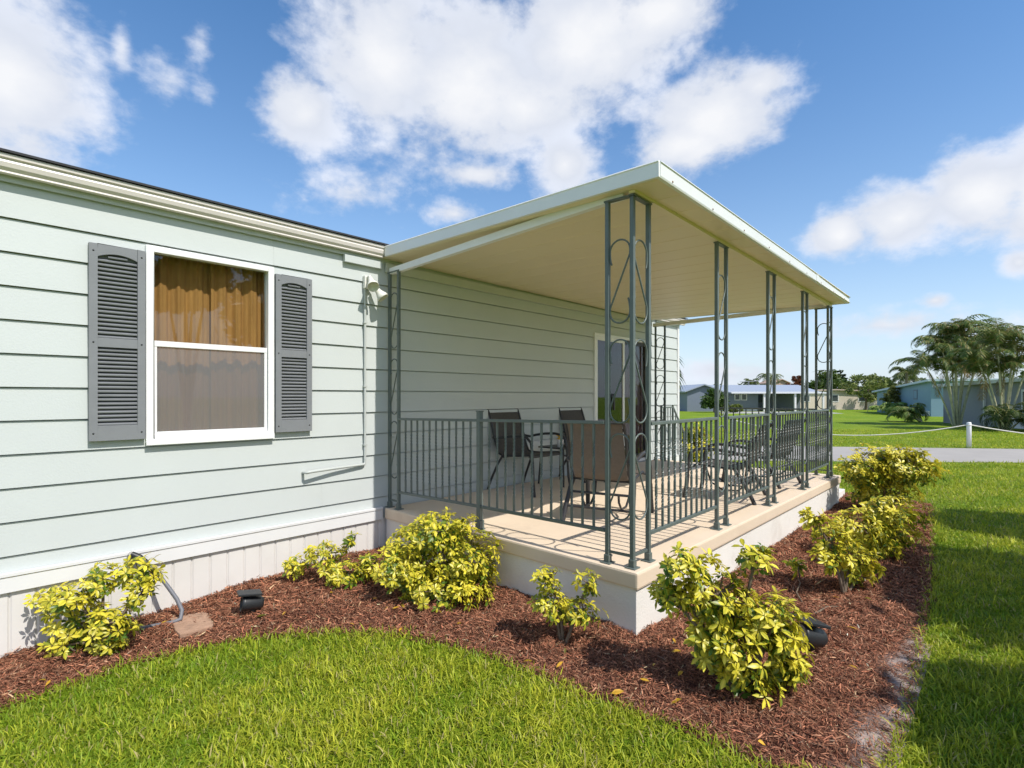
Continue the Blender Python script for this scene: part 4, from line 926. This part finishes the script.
broadleaf('low_bush', 'low olive bush right of the small dark round tree', vp(21.2, 50), 1, .05, [(0, 0, .45, .5), (.6, 0, .4, .45), (-.6, .2, .4, .45)], 1500, .11, (.08, .12, .02), (.22, .26, .05), cat='bush')
broadleaf('dense_tree', 'dense dark green tree behind the far corner of the porch', vp(46, 76), 6, .2, [(0, 0, 3.5, 2.0), (-1.6, 0, 2.6, 1.5), (1.4, 0, 3.0, 1.6), (.2, 0, 4.4, 1.2), (-.6, 1, 1.6, 1.4)], 2600, .28, G1, (.14, .19, .04))
broadleaf('slender_pine', 'dark pointed conifer tip rising behind the dense tree', vp(58, 92), 8, .15, [(0, 0, 6.2, .5), (0, 0, 5.3, .8), (0, 0, 4.2, 1.1), (0, 0, 3, 1.2)], 900, .25, (.02, .04, .015), (.05, .08, .03))
broadleaf('copper_tree', 'reddish brown tree above the white carport roof', vp(51.8, 95), 6, .2, [(0, 0, 4.2, 1.2), (.4, 0, 5.2, .8), (-.7, 0, 3.6, .9), (.8, 0, 3.4, 1.0)], 1100, .25, (.14, .045, .02), (.30, .11, .05))
broadleaf('open_tree', 'loose yellow green tree over the cream house', vp(40.8, 60), 4.2, .12, [(-.8, 0, 2.2, 1.1), (.6, 0, 2.7, 1.2), (1.6, 0, 2.0, 1.0), (.2, 0, 1.4, .9)], 1300, .2, (.09, .14, .03), (.32, .34, .10))
broadleaf('spreading_tree', 'tall feathery tree right of the cream house', vp(44.5, 66), 5.5, .16, [(0, 0, 3.2, 1.5), (1.8, 0, 3.2, 1.4), (-1.5, 0, 2.3, 1.3), (3.0, 0, 2.4, 1.3), (.8, 0, 1.6, 1.3)], 2300, .24, (.09, .14, .03), (.28, .31, .10))
broadleaf('olive_bush', 'upright olive bush at the left end of the blue house', vp(34.2, 46.5), 3, .1, [(0, 0, 1.1, .8), (-.5, 0, 1.7, .6), (.5, 0, 1.6, .7), (.0, 0, 2.2, .5)], 1300, .17, (.10, .12, .03), (.30, .30, .10), cat='bush')
for i, (r, f, w, hh, nm) in enumerate([(62, 95, 4, 4.6, 'far hazy green tree left of the palms'), (70, 100, 4.5, 4.4, 'far green tree directly above the blue house roof'), (36, 110, 4, 3.0, 'low far tree behind the grey metal roof'), (88, 112, 6, 5, 'far tree glimpsed between the two palm clumps'), (30, 120, 4, 3.2, 'faint far tree left of the antenna roof'), (78, 96, 5, 4.6, 'far tree behind the left palm clump'), (41, 104, 5, 3.7, 'far tree over the middle of the grey metal roof'), (47, 108, 5, 3.9, 'far tree left of the reddish brown tree'), (57, 98, 5, 4.8, 'far tree right of the reddish brown tree'), (66, 92, 4.5, 4.2, 'far round tree in the gap left of the blue house'), (54, 84, 4, 3.6, 'low far tree behind the cream house'), (75, 104, 5, 5.0, 'far tree over the right end of the blue house'), (98, 100, 7, 6.5, 'tall far tree behind the grey house')]):
    broadleaf('far_tree', nm, vp(r, f), hh, .2, [(0, 0, hh * .6, w * .45), (w * .4, 0, hh * .5, w * .4), (-w * .4, 0, hh * .45, w * .4), (0, 0, hh * .25, w * .5), (w * .1, 0, hh * .8, w * .28)], 1300, .36, (.07, .11, .03), (.20, .24, .08))

def frond(base, az, el, L_, droop, nl, lw, ll, cols, Vs, Fs, Cs):
    """one pinnate frond: an arching rachis with a row of leaflets on each side"""
    P = []; p = Vector(base); e = el; st = L_ / 14
    for i in range(15):
        P.append(p.copy()); p = p + Vector((math.cos(az) * math.cos(e), math.sin(az) * math.cos(e), math.sin(e))) * st; e -= droop / 14 * (1 + i / 9)
    for i in range(nl):
        t = .14 + .86 * i / nl; j = min(13, int(t * 14)); q = P[j].lerp(P[j + 1], t * 14 - j); T = (P[j + 1] - P[j]).normalized(); sd = T.cross(Vector((0, 0, 1)))
        if sd.length < .05: sd = Vector((-math.sin(az), math.cos(az), 0))
        sd.normalize(); le = ll * (math.sin(math.pi * min(1, .18 + .80 * t)) ** .7) * rnd.uniform(.85, 1.1)
        for s in (-1, 1):
            d = (sd * s * .85 + T * .55 + Vector((0, 0, -.12 - rnd.random() * .5))).normalized(); a = q + d * le * .5 + Vector((0, 0, .03 * le)); b = q + d * le + Vector((0, 0, -.22 * le)); n_ = T * lw
            k = len(Vs); Vs += [q - n_ * .5, q + n_ * .5, a + n_, b, a - n_]; Fs.append((k, k + 1, k + 2, k + 4)); Fs.append((k + 4, k + 2, k + 3, k + 3)); c = cols[rnd.randrange(len(cols))]; m = rnd.uniform(.75, 1.2); Cs += [tuple(x * m for x in c)] * 5
    return P
def areca(label, loc, trunks, fronds, L_, nl, lw, ll, cols, name='areca_palm', tr=.035, dead=0, group='feathery clumping palms', el0=(.45, 1.45), droop=(1.3, 2.3), tcol=None):
    t = thing(name, label, 'palm', loc, 0, group)
    Vs, Fs, Cs = [], [], []
    for (r, f, hh) in trunks:
        top = RT * r + FW * f + Vector((0, 0, hh)); b = RT * r * .14 + FW * f * .14; mb = MB()
        pts = [b, b.lerp(top, .35) + Vector((0, 0, .10 * hh)), b.lerp(top, .7) + Vector((0, 0, .08 * hh)), top]
        n = 12; Q = []
        for i in range(n + 1):
            s = i / n; Q.append(pts[0] * (1 - s) ** 3 + pts[1] * 3 * s * (1 - s) ** 2 + pts[2] * 3 * s * s * (1 - s) + pts[3] * s ** 3)
        mb.tube(Q, [tr * (1.3 - .5 * i / n) for i in range(n + 1)], 7); mb.build('trunk', tcol or M_CANE, t)
        rach = MB(); a0 = rnd.uniform(0, 6.28)
        for k in range(fronds):
            az = a0 + k * 2.4 + rnd.uniform(-.3, .3); el = rnd.uniform(*el0)
            P = frond(top, az, el, L_ * rnd.uniform(.75, 1.1), rnd.uniform(*droop), nl, lw, ll, cols, Vs, Fs, Cs); rach.tube(P[:12], [.018 - .0012 * i for i in range(12)], 5)
        for k in range(dead):
            az = rnd.uniform(0, 6.28); P = frond(top - Vector((0, 0, .15)), az, rnd.uniform(-.9, -.2), L_ * .6, .6, nl // 2, lw, ll * .8, [(.26, .17, .06), (.20, .15, .05)], Vs, Fs, Cs)
        rach.build('stalk', M_FROND, t)
    F = [f if f[2] != f[3] else f[:3] for f in Fs]; me = bpy.data.meshes.new('crown'); me.from_pydata([tuple(v) for v in Vs], [], F); a = me.color_attributes.new('col', 'FLOAT_COLOR', 'POINT')
    a.data.foreach_set('color', np.concatenate([np.array(Cs), np.ones((len(Cs), 1))], 1).astype(np.float32).ravel()); me.materials.append(M_TREELEAF); link('crown', me, t); return t
M_CANE = mat('green_cane', (.50, .49, .30), .6, .25, 6, .2, 30); M_FROND = mat('yellow_stalk', (.34, .30, .10), .6, .2); M_PTRUNK = mat('grey_palm_trunk', (.25, .21, .17), .9, .2, 8, .4, 30)
PG = [(.09, .15, .03), (.14, .20, .05), (.21, .24, .06), (.28, .24, .08), (.11, .17, .05)]
areca('tall areca palm clump in front of the grey house corner', vp(23.35, 27.3), [(-1.5, .2, 3.1), (-1.0, -.3, 3.8), (-.6, .4, 4.3), (-.2, 0, 4.75), (.25, -.2, 4.6), (.6, .3, 4.2), (1.0, -.2, 3.7), (1.3, .3, 3.1), (.1, .5, 3.4), (-.6, .1, 2.7), (.5, .1, 2.9), (-.3, -.3, 3.7), (.8, 0, 2.6)], 10, 2.0, 30, .024, .44, PG, dead=1, el0=(.85, 1.5), droop=(1.1, 2.1))
areca('second areca palm clump further right by the grey house window', vp(21.9, 23.2), [(-.9, .2, 3.0), (-.45, -.2, 3.7), (0, .2, 4.1), (.4, -.1, 3.8), (.8, .2, 3.4), (.1, .1, 2.7), (-.5, .2, 2.4), (1.1, 0, 2.9)], 10, 1.9, 28, .022, .42, PG, dead=1, el0=(.85, 1.5), droop=(1.1, 2.1))
for r, f, nm in ((-.0, 0, 'leafy base sucker palm at the foot of the right clump'),):
    areca(nm, vp(21.5, 22.6), [(-.3, 0, .5), (.2, .1, .7), (.5, 0, .4)], 9, 1.5, 22, .022, .4, [(.03, .06, .015), (.06, .10, .02), (.09, .12, .03)], tr=.035)
areca('broad leaved young palm before the blue house', vp(33.0, 45), [(0, 0, .5), (-.8, .2, .4), (.8, .1, .4)], 8, 1.5, 10, .08, .6, [(.16, .26, .045), (.24, .34, .07), (.32, .40, .11)], name='young_palm', tr=.05, group='young palms')
areca('dark young palm between the blue house and the tall palms', vp(24.9, 31.5), [(-1.2, 0, .5), (-.6, .2, .6)], 9, 1.4, 14, .05, .5, [(.09, .15, .03), (.15, .21, .05)], name='young_palm', tr=.05, group='young palms')
FG = [(.06, .09, .025), (.10, .14, .04), (.15, .17, .05)]
for r, f, hh, nm, L_ in ((45.5, 60, 4.3, 'fan topped palm rising over the blue house roof', 2.4), (48.5, 64, 4.0, 'shorter palm beside the one over the blue house roof', 2.2), (45.5, 92, 5.0, 'distant palm above the grey metal roof', 2.8), (40.5, 88, 3.8, 'low distant palm left over the grey metal roof', 2.0), (40.2, 52.0, 2.4, 'short palm at the left edge of the blue house', 1.9)):
    areca(nm, vp(r, f), [(0, 0, hh)], 14, L_, 16, .06, .7, FG, name='feather_palm', tr=.14, group='distant palms', tcol=M_PTRUNK, el0=(-.1, 1.2), droop=(.8, 1.8))
areca('tall palm with drooping fronds behind the far end of the home', vp(4.10, 14.2), [(-.5, 0, 2.35)], 12, 1.7, 26, .03, .5, [(.03, .06, .02), (.05, .085, .03), (.08, .11, .04)], name='feather_palm', tr=.09, group='distant palms', tcol=M_PTRUNK, el0=(-.3, 1.0), droop=(1.2, 2.0))

# leafy trees right of the viewpoint, out of the picture, whose shade falls across the right lawn
for (x, y, k, hh, nm) in ((5.6, -3.75, 1.5, 3.8, 'broad tree shading the middle of the right lawn'), (8.4, -3.35, .85, 3.9, 'slim tree shading the lawn near the road'), (3.25, -3.6, .8, 3.9, 'small tree shading the near right lawn')):
    broadleaf('shade_tree', nm, (x, y, 0), hh * .8, .09, [(0, 0, hh, k * .8), (-.45 * k, .2 * k, hh - .25 * k, k * .62), (.5 * k, -.1 * k, hh - .1 * k, k * .6), (.1 * k, .5 * k, hh + .1 * k, k * .55), (0, -.5 * k, hh - .2 * k, k * .6)], int(5200 * k + 900), .13, G1, G2, group='trees beside the right lawn')
